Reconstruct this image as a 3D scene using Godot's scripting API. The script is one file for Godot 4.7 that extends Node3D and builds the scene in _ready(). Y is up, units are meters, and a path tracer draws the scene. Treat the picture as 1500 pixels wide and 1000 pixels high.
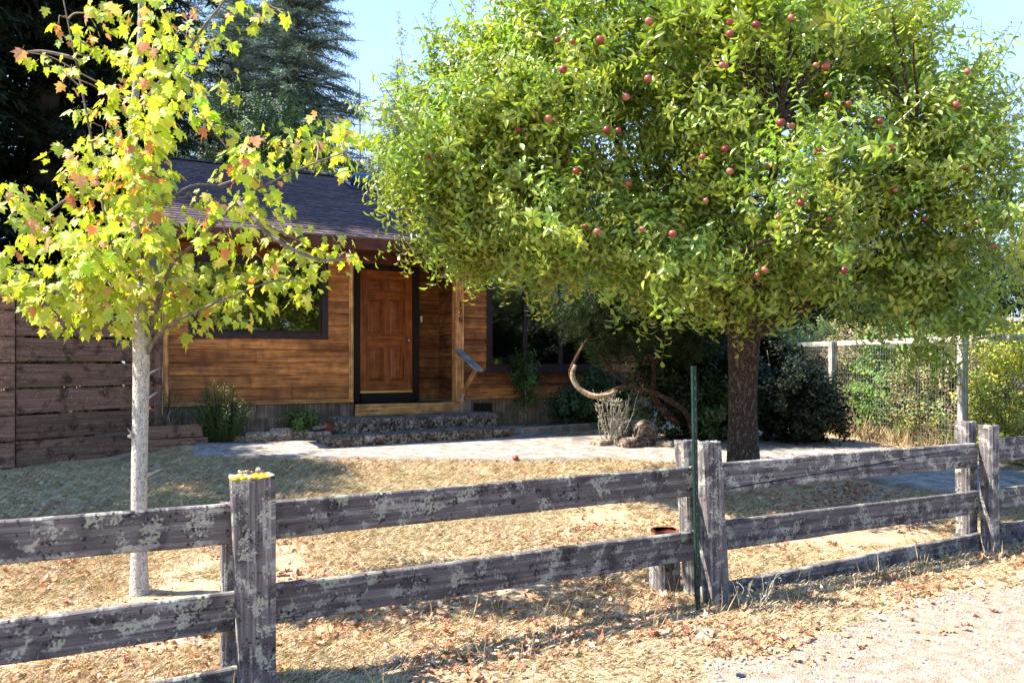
extends Node3D
# World axes: x runs along the house front (to the right and away from the camera), y is up, -z runs towards the house. Metres.

const YAW := -28.6
var rng := RandomNumberGenerator.new()
var fine := FastNoiseLite.new()
var M := {}
var taken := {}
var path_outline := PackedVector2Array()


# ---------------------------------------------------------------- nodes
func numbered(parent: Node, called: String) -> String:
	var key = str(parent.get_instance_id()) + called
	var k: int = taken.get(key, 0)
	taken[key] = k + 1
	return called if k == 0 else "%s_%03d" % [called, k]


func tag(o: Node, label: String, category := "", group := "", kind := "") -> Node:
	if label:
		o.set_meta("label", label)
	if category:
		o.set_meta("category", category)
	if group:
		o.set_meta("group", group)
	if kind:
		o.set_meta("kind", kind)
	return o


func thing(called: String, label: String, category: String, at: Vector3, group := "") -> Node3D:
	var o := Node3D.new()
	o.name = numbered(self, called)
	o.position = at
	add_child(o)
	tag(o, label, category, group)
	return o


# commits a shape built in world coordinates as one named mesh under its parent
func obj(called: String, b, material: Material, parent: Node = self) -> MeshInstance3D:
	var o := MeshInstance3D.new()
	o.mesh = b.done() if b is MB else b
	o.material_override = material
	o.name = numbered(parent, called)
	parent.add_child(o)
	if parent != self and parent.get_parent() == self:
		o.position = -parent.position
	return o


func struct(called: String, b, material: Material) -> MeshInstance3D:
	var o := obj(called, b, material)
	o.set_meta("kind", "structure")
	return o


func scatter(called: String, mesh: Mesh, material: Material, places: Array, tints: Array, parent: Node = self) -> MultiMeshInstance3D:
	var mm := MultiMesh.new()
	mm.transform_format = MultiMesh.TRANSFORM_3D
	mm.use_colors = true
	mm.mesh = mesh
	mm.instance_count = places.size()
	for i in places.size():
		mm.set_instance_transform(i, places[i])
		mm.set_instance_color(i, tints[i])
	var o := MultiMeshInstance3D.new()
	o.multimesh = mm
	o.material_override = material
	o.name = numbered(parent, called)
	parent.add_child(o)
	if parent != self:
		o.position = -parent.position
	o.set_meta("kind", "stuff")
	return o


# ---------------------------------------------------------------- shapes
class MB:
	var st := SurfaceTool.new()
	var col := Color(1, 1, 1)
	var us := Vector2(0.5, 1.0)
	var uo := Vector2.ZERO
	var ax := 0
	var loc := Transform3D()

	func _init(smooth := false):
		st.begin(Mesh.PRIMITIVE_TRIANGLES)
		st.set_smooth_group(0 if smooth else -1)

	func uv(at: Vector3) -> Vector2:
		var p := loc * at
		var q := Vector2(p.x, p.y + p.z) if ax == 0 else (Vector2(p.y, p.x + p.z) if ax == 1 else Vector2(p.z, p.x + p.y))
		return q * us + uo

	func v(p: Vector3):
		st.set_color(col)
		st.set_uv(uv(p))
		st.add_vertex(p)

	func w(p: Vector3, t: Vector2, c: Color):
		st.set_color(c)
		st.set_uv(t)
		st.add_vertex(p)

	func tri(a: Vector3, b: Vector3, c: Vector3, out: Vector3):
		if (a - c).cross(a - b).dot(out) < 0.0:
			v(a); v(c); v(b)
		else:
			v(a); v(b); v(c)

	func quad(a: Vector3, b: Vector3, c: Vector3, d: Vector3, out: Vector3):
		tri(a, b, c, out)
		tri(a, c, d, out)

	# a box with its edges cut off by ch
	func box(xf: Transform3D, size: Vector3, ch := 0.0):
		var h := size / 2.0
		loc = xf.affine_inverse()
		var axes := [Vector3.RIGHT, Vector3.UP, Vector3.BACK]
		for i in 3:
			var j: int = (i + 1) % 3
			var k: int = (i + 2) % 3
			for s in [-1.0, 1.0]:
				var n: Vector3 = axes[i] * s
				var c: Vector3 = n * h[i]
				var a: Vector3 = axes[j] * (h[j] - ch)
				var b: Vector3 = axes[k] * (h[k] - ch)
				quad(xf * (c - a - b), xf * (c + a - b), xf * (c + a + b), xf * (c - a + b), xf.basis * n)
				if ch > 0.0:
					for t in [-1.0, 1.0]:
						var m: Vector3 = axes[j] * t
						var p: Vector3 = n * h[i] + m * (h[j] - ch)
						var q: Vector3 = n * (h[i] - ch) + m * h[j]
						var e: Vector3 = axes[k] * (h[k] - ch)
						quad(xf * (p - e), xf * (p + e), xf * (q + e), xf * (q - e), xf.basis * (n + m))
		if ch > 0.0:
			for sx in [-1.0, 1.0]:
				for sy in [-1.0, 1.0]:
					for sz in [-1.0, 1.0]:
						var g := Vector3(sx * h.x, sy * h.y, sz * h.z)
						var i := Vector3(sx * (h.x - ch), sy * (h.y - ch), sz * (h.z - ch))
						tri(xf * Vector3(g.x, i.y, i.z), xf * Vector3(i.x, g.y, i.z), xf * Vector3(i.x, i.y, g.z), xf.basis * Vector3(sx, sy, sz))

	# box between two corners
	func span(a: Vector3, b: Vector3, ch := 0.0):
		box(Transform3D(Basis(), (a + b) / 2.0), (a - b).abs(), ch)

	# a straight bar of w across and t deep from a to b
	func bar(a: Vector3, b: Vector3, wide: float, deep: float, ch := 0.0, side := Vector3.UP):
		var x := (b - a).normalized()
		var y := (side - x * side.dot(x)).normalized()
		box(Transform3D(Basis(x, y, x.cross(y)), (a + b) / 2.0), Vector3((b - a).length(), wide, deep), ch)

	# a tube or lathe through pts
	func tube(pts: Array, radii: Array, sides := 8, rough := 0.0, nz: FastNoiseLite = null, ucale := 1.0, caps := true):
		var n := pts.size()
		var rings := []
		var side := Vector3.ZERO
		var along := 0.0
		for i in n:
			var d: Vector3 = (pts[mini(i + 1, n - 1)] - pts[maxi(i - 1, 0)]).normalized()
			if d.length() < 0.5:
				d = Vector3.UP
			if side == Vector3.ZERO:
				side = d.cross(Vector3(0.31, 0.2, 0.93)).normalized()
			else:
				side = (side - d * side.dot(d)).normalized()
			var other := d.cross(side)
			if i > 0:
				along += (pts[i] - pts[i - 1]).length()
			var ring := []
			for k in sides + 1:
				var a := TAU * (k % sides) / sides
				var r: float = radii[i]
				var dir: Vector3 = side * cos(a) + other * sin(a)
				if nz and rough > 0.0:
					var q: Vector3 = pts[i] + dir * r
					r *= 1.0 + rough * nz.get_noise_3d(q.x * 40.0, q.y * 22.0, q.z * 40.0)
				ring.append([pts[i] + dir * r, Vector2(float(k) / sides * ucale * TAU * radii[0] if ucale > 0.0 else float(k) / sides, along), dir])
			rings.append(ring)
		for i in n - 1:
			for k in sides:
				var p = rings[i][k]
				var q = rings[i][k + 1]
				var s = rings[i + 1][k + 1]
				var t = rings[i + 1][k]
				_t3(p, q, s, p[2] + s[2])
				_t3(p, s, t, p[2] + s[2])
		if caps:
			for e in [0, n - 1]:
				var o: Vector3 = (pts[0] - pts[1]) if e == 0 else (pts[n - 1] - pts[n - 2])
				for k in range(1, sides - 1):
					tri(rings[e][0][0], rings[e][k][0], rings[e][k + 1][0], o)

	func _t3(p, q, s, out: Vector3):
		var a: Vector3 = p[0]
		var b: Vector3 = q[0]
		var c: Vector3 = s[0]
		if (a - c).cross(a - b).dot(out) < 0.0:
			w(a, p[1], col); w(c, s[1], col); w(b, q[1], col)
		else:
			w(a, p[1], col); w(b, q[1], col); w(c, s[1], col)

	# a blocky stone: a rounded box whose skin is pushed in and out
	func stone(xf: Transform3D, size: Vector3, rounding: float, rough: float, nz: FastNoiseLite, n := 5, seed_at := 0.0):
		var h := size / 2.0
		var axes := [Vector3.RIGHT, Vector3.UP, Vector3.BACK]
		for i in 3:
			var j: int = (i + 1) % 3
			var k: int = (i + 2) % 3
			var nj := clampi(int(size[j] / maxf(size[i], size[k]) * n), 3, 40)
			var nk := clampi(int(size[k] / maxf(size[i], size[j]) * n), 3, 40)
			for s in [-1.0, 1.0]:
				var grid := []
				for a in nj + 1:
					var row := []
					for b in nk + 1:
						var p: Vector3 = axes[i] * s * h[i] + axes[j] * h[j] * (2.0 * a / nj - 1.0) + axes[k] * h[k] * (2.0 * b / nk - 1.0)
						var core := p.clamp(-(h - Vector3.ONE * rounding), h - Vector3.ONE * rounding)
						var out := (p - core).normalized() if (p - core).length() > 1e-5 else Vector3(axes[i] * s)
						p = core + out * rounding
						p += out * rough * (nz.get_noise_3d(p.x * 60.0 + seed_at * 77.0, p.y * 60.0, p.z * 60.0 - seed_at * 31.0) + 0.5 * nz.get_noise_3d(p.x * 170.0, p.y * 170.0 + seed_at * 50.0, p.z * 170.0))
						row.append(xf * p)
					grid.append(row)
				for a in nj:
					for b in nk:
						quad(grid[a][b], grid[a + 1][b], grid[a + 1][b + 1], grid[a][b + 1], xf.basis * Vector3(axes[i] * s))

	func leaf(base: Vector3, dir: Vector3, nrm: Vector3, length: float, wide: float, c: Color, droop := 0.15):
		var side := dir.cross(nrm).normalized() * wide * 0.5
		var m := base + dir * length * 0.45 + nrm * length * 0.02
		var tip := base + dir * length - nrm * length * droop
		var up := nrm * wide * 0.16
		col = c
		for s in [-1.0, 1.0]:
			var e: Vector3 = base + dir * length * 0.42 + side * s + up
			tri(base, e, m, nrm)
			tri(m, e, tip, nrm)

	# a longer leaf that folds along its rib and curls down at the tip
	func curled(base: Vector3, dir: Vector3, nrm: Vector3, length: float, wide: float, c: Color, droop: float):
		var side := dir.cross(nrm).normalized() * wide * 0.5
		col = c
		var rib := []
		var edge := [[], []]
		for i in 4:
			var f := i / 3.0
			var m := base + dir * length * (f - 0.18 * droop * f * f) - nrm * length * droop * f * f
			rib.append(m)
			var w: float = [0.25, 1.0, 0.8, 0.0][i]
			for s in 2:
				edge[s].append(m + side * w * (1.0 if s else -1.0) + nrm * wide * 0.22 * w)
		for s in 2:
			for i in 3:
				tri(rib[i], edge[s][i], edge[s][i + 1], nrm)
				tri(rib[i], edge[s][i + 1], rib[i + 1], nrm)

	func done() -> ArrayMesh:
		st.generate_normals()
		return st.commit()


# a weathered board lying along +x of xf, its face towards +z; top and bottom edges follow top() and low()
func rough_board(b: MB, xf: Transform3D, length: float, high: float, deep: float, wobble: float, seed_at: float, top_f = null, low_f = null):
	var n := maxi(4, int(length / 0.09))
	b.loc = xf.affine_inverse()
	var ch := minf(0.007, deep * 0.25)
	var rings := []
	for i in n + 1:
		var x := length * i / n
		var hi: float = high / 2.0 + wobble * fine.get_noise_2d(x * 90.0, seed_at * 91.0) - absf(fine.get_noise_2d(x * 260.0, seed_at * 17.0)) * wobble
		var lo: float = -high / 2.0 + wobble * fine.get_noise_2d(x * 80.0, seed_at * 53.0 + 400.0)
		if top_f != null:
			hi = top_f.call(x)
		if low_f != null:
			lo = low_f.call(x)
		var bow := 0.006 * fine.get_noise_2d(x * 30.0, seed_at * 7.0 + 900.0)
		var z := deep / 2.0 + bow
		var y := -deep / 2.0 + bow
		var ring := []
		for c in [Vector2(hi - ch, z), Vector2(lo + ch, z), Vector2(lo, z - ch), Vector2(lo, y + ch), Vector2(lo + ch, y), Vector2(hi - ch, y), Vector2(hi, y + ch), Vector2(hi, z - ch)]:
			ring.append(Vector3(x, c.x, c.y))
		rings.append(ring)
	for i in n:
		for k in 8:
			var l := (k + 1) % 8
			var p: Vector3 = rings[i][k]
			var q: Vector3 = rings[i][l]
			var mid := (rings[i][0] + rings[i][4]) / 2.0 as Vector3
			var out := (p + q) / 2.0 - mid
			out.x = 0.0
			b.quad(xf * p, xf * q, xf * Vector3(rings[i + 1][l]), xf * Vector3(rings[i + 1][k]), xf.basis * out)
	for e in [0, n]:
		for k in range(1, 7):
			b.tri(xf * Vector3(rings[e][0]), xf * Vector3(rings[e][k]), xf * Vector3(rings[e][k + 1]), xf.basis * Vector3(-1.0 if e == 0 else 1.0, 0, 0))


# a split post: rounded square section with grooves along the grain, leaning from foot to top
func rough_post(b: MB, foot: Vector3, top: Vector3, wide: float, deep: float, narrow: float, seed_at: float):
	var n := 9
	var sides := 20
	var rings := []
	for i in n + 1:
		var f := float(i) / n
		var c := foot.lerp(top, f)
		var s := lerpf(narrow, 1.0, f)
		var ring := []
		for k in sides:
			var a := TAU * k / sides
			var e := Vector2(cos(a), sin(a))
			var sq := 1.0 / pow(pow(absf(e.x), 6.0) + pow(absf(e.y), 6.0), 1.0 / 6.0)
			var g := 1.0 + 0.10 * fine.get_noise_2d(k * 47.0 + seed_at * 300.0, f * 8.0) + 0.03 * fine.get_noise_2d(k * 31.0, f * 160.0 + seed_at * 90.0)
			var up := 0.0 if i < n else 0.02 * fine.get_noise_2d(k * 40.0, seed_at * 70.0 + 5.0)
			ring.append(c + Vector3(e.x * sq * g * wide / 2.0 * s, up, e.y * sq * g * deep / 2.0 * s))
		rings.append(ring)
	for i in n:
		for k in sides:
			var l := (k + 1) % sides
			var p: Vector3 = rings[i][k]
			b.quad(p, rings[i][l], rings[i + 1][l], rings[i + 1][k], p - foot.lerp(top, float(i) / n))
	for k in sides:
		b.tri(rings[n][k], rings[n][(k + 1) % sides], top + Vector3(0, 0.006, 0), Vector3.UP)


# ---------------------------------------------------------------- textures and materials
func seam(w: int, h: int, frequency: float, seed_at: int, octaves := 3, to := Vector2i.ZERO) -> PackedByteArray:
	var n := FastNoiseLite.new()
	n.seed = seed_at
	n.noise_type = FastNoiseLite.TYPE_SIMPLEX_SMOOTH
	n.frequency = frequency
	n.fractal_octaves = octaves
	var im := n.get_seamless_image(w, h)
	if to != Vector2i.ZERO:
		im.resize(to.x, to.y, Image.INTERPOLATE_CUBIC)
	im.convert(Image.FORMAT_L8)
	return im.get_data()


func picture(w: int, h: int, at: Callable) -> ImageTexture:
	var d := PackedByteArray()
	d.resize(w * h * 3)
	for i in w * h:
		var c: Color = at.call(i)
		d[i * 3] = int(clampf(c.r, 0.0, 1.0) * 255.0)
		d[i * 3 + 1] = int(clampf(c.g, 0.0, 1.0) * 255.0)
		d[i * 3 + 2] = int(clampf(c.b, 0.0, 1.0) * 255.0)
	return ImageTexture.create_from_image(Image.create_from_data(w, h, false, Image.FORMAT_RGB8, d))


func grey(data: PackedByteArray, w: int, h: int) -> ImageTexture:
	return ImageTexture.create_from_image(Image.create_from_data(w, h, false, Image.FORMAT_L8, data))


func lin(r: float, g: float, b: float) -> Color:
	return Color(r, g, b).linear_to_srgb()


func mat(called: String, c: Color, rough := 0.85, tex: Texture2D = null, spec := 0.4) -> StandardMaterial3D:
	var m := StandardMaterial3D.new()
	m.resource_name = called
	m.albedo_color = c
	m.roughness = rough
	m.metallic_specular = spec
	m.vertex_color_use_as_albedo = true
	if tex:
		m.albedo_texture = tex
	M[called] = m
	return m


func relief(m: StandardMaterial3D, tex: Texture2D, cm: float):
	m.heightmap_enabled = true
	m.heightmap_texture = tex
	m.heightmap_scale = cm


func tripl(m: StandardMaterial3D, per_metre: float):
	m.uv1_triplanar = true
	m.uv1_world_triplanar = true
	m.uv1_scale = Vector3.ONE * per_metre


func leafy(called: String, through: Color, rough := 0.5, spec := 0.4) -> StandardMaterial3D:
	var m := mat(called, Color.WHITE, rough, null, spec)
	m.backlight_enabled = true
	m.backlight = through
	m.cull_mode = BaseMaterial3D.CULL_DISABLED
	return m


func make_materials():
	var W := 1024
	var H := 512
	var g1 := seam(32, 512, 0.05, 11, 3, Vector2i(W, H))
	var g2 := seam(20, 512, 0.22, 12, 2, Vector2i(W, H))
	var g3 := seam(128, 64, 0.06, 13, 3, Vector2i(W, H))
	var l1 := seam(W, H, 0.012, 14, 4)
	var l2 := seam(W, H, 0.045, 15, 3)
	var grain_h := PackedByteArray()
	grain_h.resize(W * H)
	for i in W * H:
		grain_h[i] = (g1[i] + g2[i] * 2) / 3
	var grain_bump := grey(grain_h, W, H)
	# clean wood grain: a pale, nearly neutral streaked sheet that materials tint
	var grain := picture(W, H, func(i):
		var t: float = 0.76 + 0.36 * (g1[i] / 255.0 - 0.5) + 0.2 * (g2[i] / 255.0 - 0.5) + 0.3 * (g3[i] / 255.0 - 0.5)
		t = clampf(t, 0.2, 1.0)
		return Color(t, t * (0.94 + 0.05 * t), t * (0.86 + 0.1 * t)))
	# old grey wood with lichen
	var l3 := seam(W, H, 0.09, 16, 3)
	var old := picture(W, H, func(i):
		var t: float = 0.5 + 0.7 * (g1[i] / 255.0 - 0.5) + 0.9 * (g2[i] / 255.0 - 0.5)
		var big: float = l1[i] / 255.0
		var c := Color(0.29, 0.275, 0.28).lerp(Color(0.52, 0.49, 0.485), clampf(t, 0.0, 1.0))
		# rain stains that follow the grain, then silvered and crusted patches
		c = c.lerp(Color(0.2, 0.185, 0.2), 0.7 * smoothstep(0.45, 0.75, 0.6 * g3[i] / 255.0 + 0.25 * big + 0.15 * g2[i] / 255.0))
		c = c.lerp(Color(0.62, 0.6, 0.59), 0.75 * smoothstep(0.5, 0.66, 0.5 * big + 0.3 * g1[i] / 255.0 + 0.2 * l3[i] / 255.0))
		var crust: float = 0.5 * big + 0.28 * l2[i] / 255.0 + 0.22 * l3[i] / 255.0
		c = c.lerp(Color(0.68, 0.69, 0.64).lerp(Color(0.56, 0.58, 0.48), g3[i] / 255.0), 0.85 * smoothstep(0.6, 0.65, crust))
		var moss: float = 0.3 * l1[(i + 190 * W + 333) % (W * H)] / 255.0 + 0.35 * l2[(i + 77 * W + 100) % (W * H)] / 255.0 + 0.35 * l3[(i + 31 * W + 640) % (W * H)] / 255.0
		return c.lerp(Color(0.14, 0.135, 0.125), 0.8 * smoothstep(0.62, 0.7, moss)))
	# brown fence boards: the same grain with a few pale flecks
	var fleck := picture(W, H, func(i):
		var t: float = 0.5 + 0.8 * (g1[i] / 255.0 - 0.5) + 0.8 * (g2[i] / 255.0 - 0.5)
		var c := Color(0.34, 0.285, 0.255).lerp(Color(0.56, 0.475, 0.43), clampf(t, 0.0, 1.0))
		c = c.lerp(Color(0.2, 0.17, 0.165), 0.7 * smoothstep(0.5, 0.8, 0.5 * g3[i] / 255.0 + 0.5 * l1[i] / 255.0))
		return c.lerp(Color(0.66, 0.64, 0.62), 0.8 * smoothstep(0.72, 0.8, 0.6 * l2[i] / 255.0 + 0.4 * l3[i] / 255.0)))
	var b1 := seam(512, 512, 0.02, 21, 4)
	var b2 := seam(512, 512, 0.07, 22, 3)
	var b3 := seam(512, 512, 0.2, 23, 2)
	var rough_bump := grey(b2, 512, 512)
	var fine_bump := grey(b3, 512, 512)
	var dirt := picture(512, 512, func(i):
		var t: float = 0.5 + 0.9 * (b1[i] / 255.0 - 0.5) + 0.7 * (b2[i] / 255.0 - 0.5) + 0.8 * (b3[i] / 255.0 - 0.5)
		return Color(0.62, 0.55, 0.46).lerp(Color(0.86, 0.8, 0.7), clampf(t, 0.0, 1.0)))
	var pale := picture(512, 512, func(i):
		var t: float = 0.75 + 0.35 * (b1[i] / 255.0 - 0.5) + 0.25 * (b2[i] / 255.0 - 0.5) + 0.35 * (b3[i] / 255.0 - 0.5)
		return Color(t, t, t))
	var rock := picture(512, 512, func(i):
		var t: float = 0.5 + 1.4 * (b1[i] / 255.0 - 0.5) + 0.9 * (b2[i] / 255.0 - 0.5)
		var c := Color(0.27, 0.215, 0.175).lerp(Color(0.62, 0.56, 0.5), clampf(t, 0.0, 1.0))
		c = c.lerp(Color(0.7, 0.68, 0.63), 0.8 * smoothstep(0.62, 0.74, 0.65 * b1[(i + 9000) % 262144] / 255.0 + 0.35 * b2[i] / 255.0))
		return c.lerp(Color(0.12, 0.11, 0.1), 0.8 * smoothstep(0.57, 0.66, b2[(i + 70000) % 262144] / 255.0)))
	var bark := picture(512, 512, func(i):
		var t: float = 0.5 + 1.2 * (b2[i] / 255.0 - 0.5) + 0.8 * (b3[i] / 255.0 - 0.5)
		var c := Color(0.16, 0.125, 0.11).lerp(Color(0.42, 0.36, 0.32), clampf(t, 0.0, 1.0))
		return c.lerp(Color(0.56, 0.52, 0.45), 0.8 * smoothstep(0.58, 0.66, 0.55 * b1[i] / 255.0 + 0.45 * b2[(i + 33333) % 262144] / 255.0)))
	var v1 := seam(512, 512, 0.025, 31, 3)
	var silver := picture(512, 512, func(i):
		var t: float = 0.5 + 0.8 * (v1[i] / 255.0 - 0.5) + 0.5 * (b3[i] / 255.0 - 0.5)
		var c := Color(0.6, 0.58, 0.54).lerp(Color(0.86, 0.85, 0.82), clampf(t, 0.0, 1.0))
		return c.lerp(Color(0.36, 0.32, 0.28), 0.8 * smoothstep(0.6, 0.7, 0.4 * v1[(i + 5000) % 262144] / 255.0 + 0.6 * b2[i] / 255.0)))

	relief(mat("old_wood", Color.WHITE, 0.92, old, 0.3), grain_bump, 0.35)
	relief(mat("siding", lin(0.84, 0.33, 0.09), 0.7, grain, 0.4), grain_bump, 0.12)
	relief(mat("lumber", lin(0.92, 0.46, 0.17), 0.75, grain, 0.4), grain_bump, 0.12)
	mat("door", lin(0.62, 0.165, 0.035), 0.42, grain, 0.5)
	mat("plum_paint", lin(0.055, 0.026, 0.032), 0.5, pale)
	mat("dark_trim", lin(0.02, 0.013, 0.011), 0.6)
	mat("red_beam", lin(0.16, 0.05, 0.025), 0.6, grain)
	relief(mat("dark_board", lin(1.25, 0.98, 0.8), 0.9, fleck, 0.3), grain_bump, 0.2)
	relief(mat("shingle", Color.WHITE, 0.95, pale, 0.3), fine_bump, 0.2)
	relief(mat("skirt", lin(0.36, 0.26, 0.19), 0.9, grain, 0.3), grain_bump, 0.2)
	mat("plaster", lin(0.3, 0.28, 0.25), 0.9)
	mat("metal", lin(0.55, 0.56, 0.58), 0.35).metallic = 0.9
	mat("aluminium", lin(0.55, 0.58, 0.62), 0.4, null, 0.6)
	mat("brass", lin(0.75, 0.52, 0.2), 0.35).metallic = 0.8
	mat("vent_blue", lin(0.05, 0.09, 0.2), 0.35, pale, 0.6)
	mat("black_paint", lin(0.012, 0.012, 0.012), 0.5)
	mat("white_plastic", lin(0.8, 0.8, 0.78), 0.4)
	mat("terracotta", lin(0.42, 0.1, 0.045), 0.85, pale)
	mat("post_green", lin(0.012, 0.05, 0.035), 0.55, pale)
	mat("wire", lin(0.4, 0.41, 0.4), 0.5, null, 0.6)
	relief(mat("white_wood", lin(0.66, 0.64, 0.6), 0.85, grain, 0.3), grain_bump, 0.15)
	var m := mat("stone", Color.WHITE, 0.95, rock, 0.3)
	tripl(m, 0.5)
	relief(m, fine_bump, 0.25)
	m = mat("pale_stone", lin(1.9, 1.8, 1.7), 0.95, rock, 0.3)
	tripl(m, 1.0)
	relief(m, fine_bump, 0.4)
	m = mat("dirt", Color.WHITE, 1.0, dirt, 0.2)
	tripl(m, 0.45)
	relief(m, fine_bump, 1.2)
	m = mat("gravel", lin(0.55, 0.54, 0.56), 1.0, dirt, 0.2)
	tripl(m, 0.8)
	relief(m, fine_bump, 1.0)
	m = mat("concrete", lin(0.5, 0.43, 0.37), 0.9, pale, 0.3)
	tripl(m, 0.35)
	relief(m, fine_bump, 0.04)
	m = mat("bark", Color.WHITE, 0.95, bark, 0.3)
	m.uv1_scale = Vector3(1.1, 0.6, 1)
	relief(m, rough_bump, 2.0)
	m = mat("silver_bark", Color.WHITE, 0.8, silver, 0.3)
	m.uv1_scale = Vector3(1.7, 1.5, 1)
	relief(m, rough_bump, 0.7)
	mat("grey_twig", lin(0.26, 0.22, 0.19), 0.9, pale)
	mat("twig", lin(0.2, 0.15, 0.11), 0.9)
	mat("red_bark", lin(0.3, 0.17, 0.11), 0.9, pale)
	mat("dark_bark", lin(0.08, 0.06, 0.05), 0.95)
	leafy("apple_leaf", Color(0.88, 0.92, 0.5), 0.34, 0.65)
	leafy("maple_leaf", Color(0.95, 0.95, 0.5), 0.55)
	leafy("hedge_leaf", Color(0.75, 0.8, 0.5), 0.5)
	leafy("needle", Color(0.4, 0.45, 0.3), 0.7, 0.3)
	leafy("straw", Color(0.6, 0.55, 0.4), 0.8, 0.3)
	leafy("dead_leaf", Color(0.5, 0.4, 0.3), 0.75, 0.3)
	mat("pebble", Color.WHITE, 0.95, null, 0.3)
	mat("apple_skin", lin(0.5, 0.09, 0.07), 0.4, pale, 0.5)
	mat("apple_blush", lin(0.6, 0.2, 0.13), 0.4, pale, 0.5)
	mat("apple_dark", lin(0.36, 0.04, 0.04), 0.35, pale, 0.5)
	mat("lichen", Color.WHITE, 1.0, null, 0.2)
	m = mat("glass_coating", Color(0.75, 0.8, 0.76, 0.2), 0.01, ImageTexture.create_from_image(Image.create_from_data(1, 1, false, Image.FORMAT_RGB8, PackedByteArray([255, 255, 255]))), 0.5)
	m.metallic = 1.0
	m.transparency = BaseMaterial3D.TRANSPARENCY_ALPHA
	m.vertex_color_use_as_albedo = false
	m = mat("glass", Color(0.03, 0.04, 0.04, 0.12), 0.0, null, 0.55)
	m.transparency = BaseMaterial3D.TRANSPARENCY_ALPHA
	m.vertex_color_use_as_albedo = false


# ---------------------------------------------------------------- the ground
func lay(x: float, d: float) -> float:
	var at := [Vector2(-50, 0), Vector2(4.2, 0), Vector2(5.5, 0.06), Vector2(8, 0.22), Vector2(9.7, 0.31), Vector2(11, 0.38), Vector2(12, 0.46), Vector2(14, 0.48), Vector2(900, 0.48)]
	var y := 0.48
	for i in at.size() - 1:
		if d <= at[i + 1].x:
			y = lerpf(at[i].y, at[i + 1].y, clampf((d - at[i].x) / (at[i + 1].x - at[i].x), 0.0, 1.0))
			break
	if x < 1.4:
		y -= 0.13 * (1.0 - smoothstep(0.4, 1.4, x)) * smoothstep(9.5, 11.0, d)
	return y


func on_path(x: float, d: float) -> bool:
	return Geometry2D.is_point_in_polygon(Vector2(x, d), path_outline)


func road_edge(x: float) -> float:
	return 3.12 + 0.06 * (x - 3.0) + 0.22 * fine.get_noise_2d(x * 55.0, 7.0) + 0.1 * fine.get_noise_2d(x * 220.0, 70.0) - 1.6 * smoothstep(2.9, 1.6, x)


func ground_at(x: float, d: float) -> float:
	var y := lay(x, d)
	if d > 3.2 and not on_path(x, d):
		y += 0.02 * fine.get_noise_2d(x * 70.0, d * 70.0) + 0.012 * fine.get_noise_2d(x * 260.0, d * 260.0) * smoothstep(3.2, 3.6, d)
	return y


# shadowed by nothing: how bare the earth is, 0 straw to 1 dust
func bareness(x: float, d: float) -> float:
	return clampf(0.5 + 1.5 * fine.get_noise_2d(x * 38.0 + 500.0, d * 38.0) + 0.5 * fine.get_noise_2d(x * 120.0, d * 120.0), 0.0, 1.0)


func build_ground():
	var xs := [-400.0, -120.0, -50.0, -25.0, -15.0, -10.0, -7.0, -5.0, -4.0, -3.0, -2.4, -2.0]
	var x := -1.6
	while x < 9.0:
		xs.append(x)
		x += 0.08
	xs.append_array([9.2, 9.5, 10.0, 10.5, 11.0, 11.5, 12.0, 13.0, 14.0, 16.0, 20.0, 30.0, 60.0, 140.0, 400.0])
	var ds := [-400.0, -120.0, -50.0, -25.0, -12.0, -6.0, -3.0, -1.0, 0.5, 1.5, 2.2]
	var d := 2.5
	while d < 7.5:
		ds.append(d)
		d += 0.08
	while d < 12.2:
		ds.append(d)
		d += 0.16
	ds.append_array([12.6, 13.2, 14.0, 15.0, 17.0, 20.0, 30.0, 60.0, 140.0, 400.0])
	var b := MB.new(true)
	var ys := []
	for i in xs.size():
		var row := []
		for j in ds.size():
			row.append(Vector3(xs[i], ground_at(xs[i], ds[j]), -ds[j]))
		ys.append(row)
	for i in xs.size() - 1:
		for j in ds.size() - 1:
			var q := [ys[i][j], ys[i][j + 1], ys[i + 1][j + 1], ys[i + 1][j]]
			for k in [0, 1, 2, 0, 2, 3]:
				var p: Vector3 = q[k]
				var e := bareness(p.x, -p.z)
				b.w(p, Vector2.ZERO, Color(1.0, 0.93, 0.78).lerp(Color(0.72, 0.63, 0.55), e))
	struct("ground", b, M.dirt)

	# the road's gravel, 4 mm over the earth
	b = MB.new(true)
	var last := []
	for i in 150:
		var rx := 1.4 + i * 0.12
		var edge := road_edge(rx)
		var row := []
		for k in 9:
			var rd := lerpf(-6.0, edge, pow(k / 8.0, 0.5))
			row.append(Vector3(rx, lay(rx, rd) + 0.004 + (0.0 if k == 8 else 0.003), -rd))
		if i > 0:
			for k in 8:
				b.col = Color(1, 1, 1)
				b.quad(last[k], row[k], row[k + 1], last[k + 1], Vector3.UP)
		last = row
	struct("gravel_road", b, M.gravel)


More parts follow.
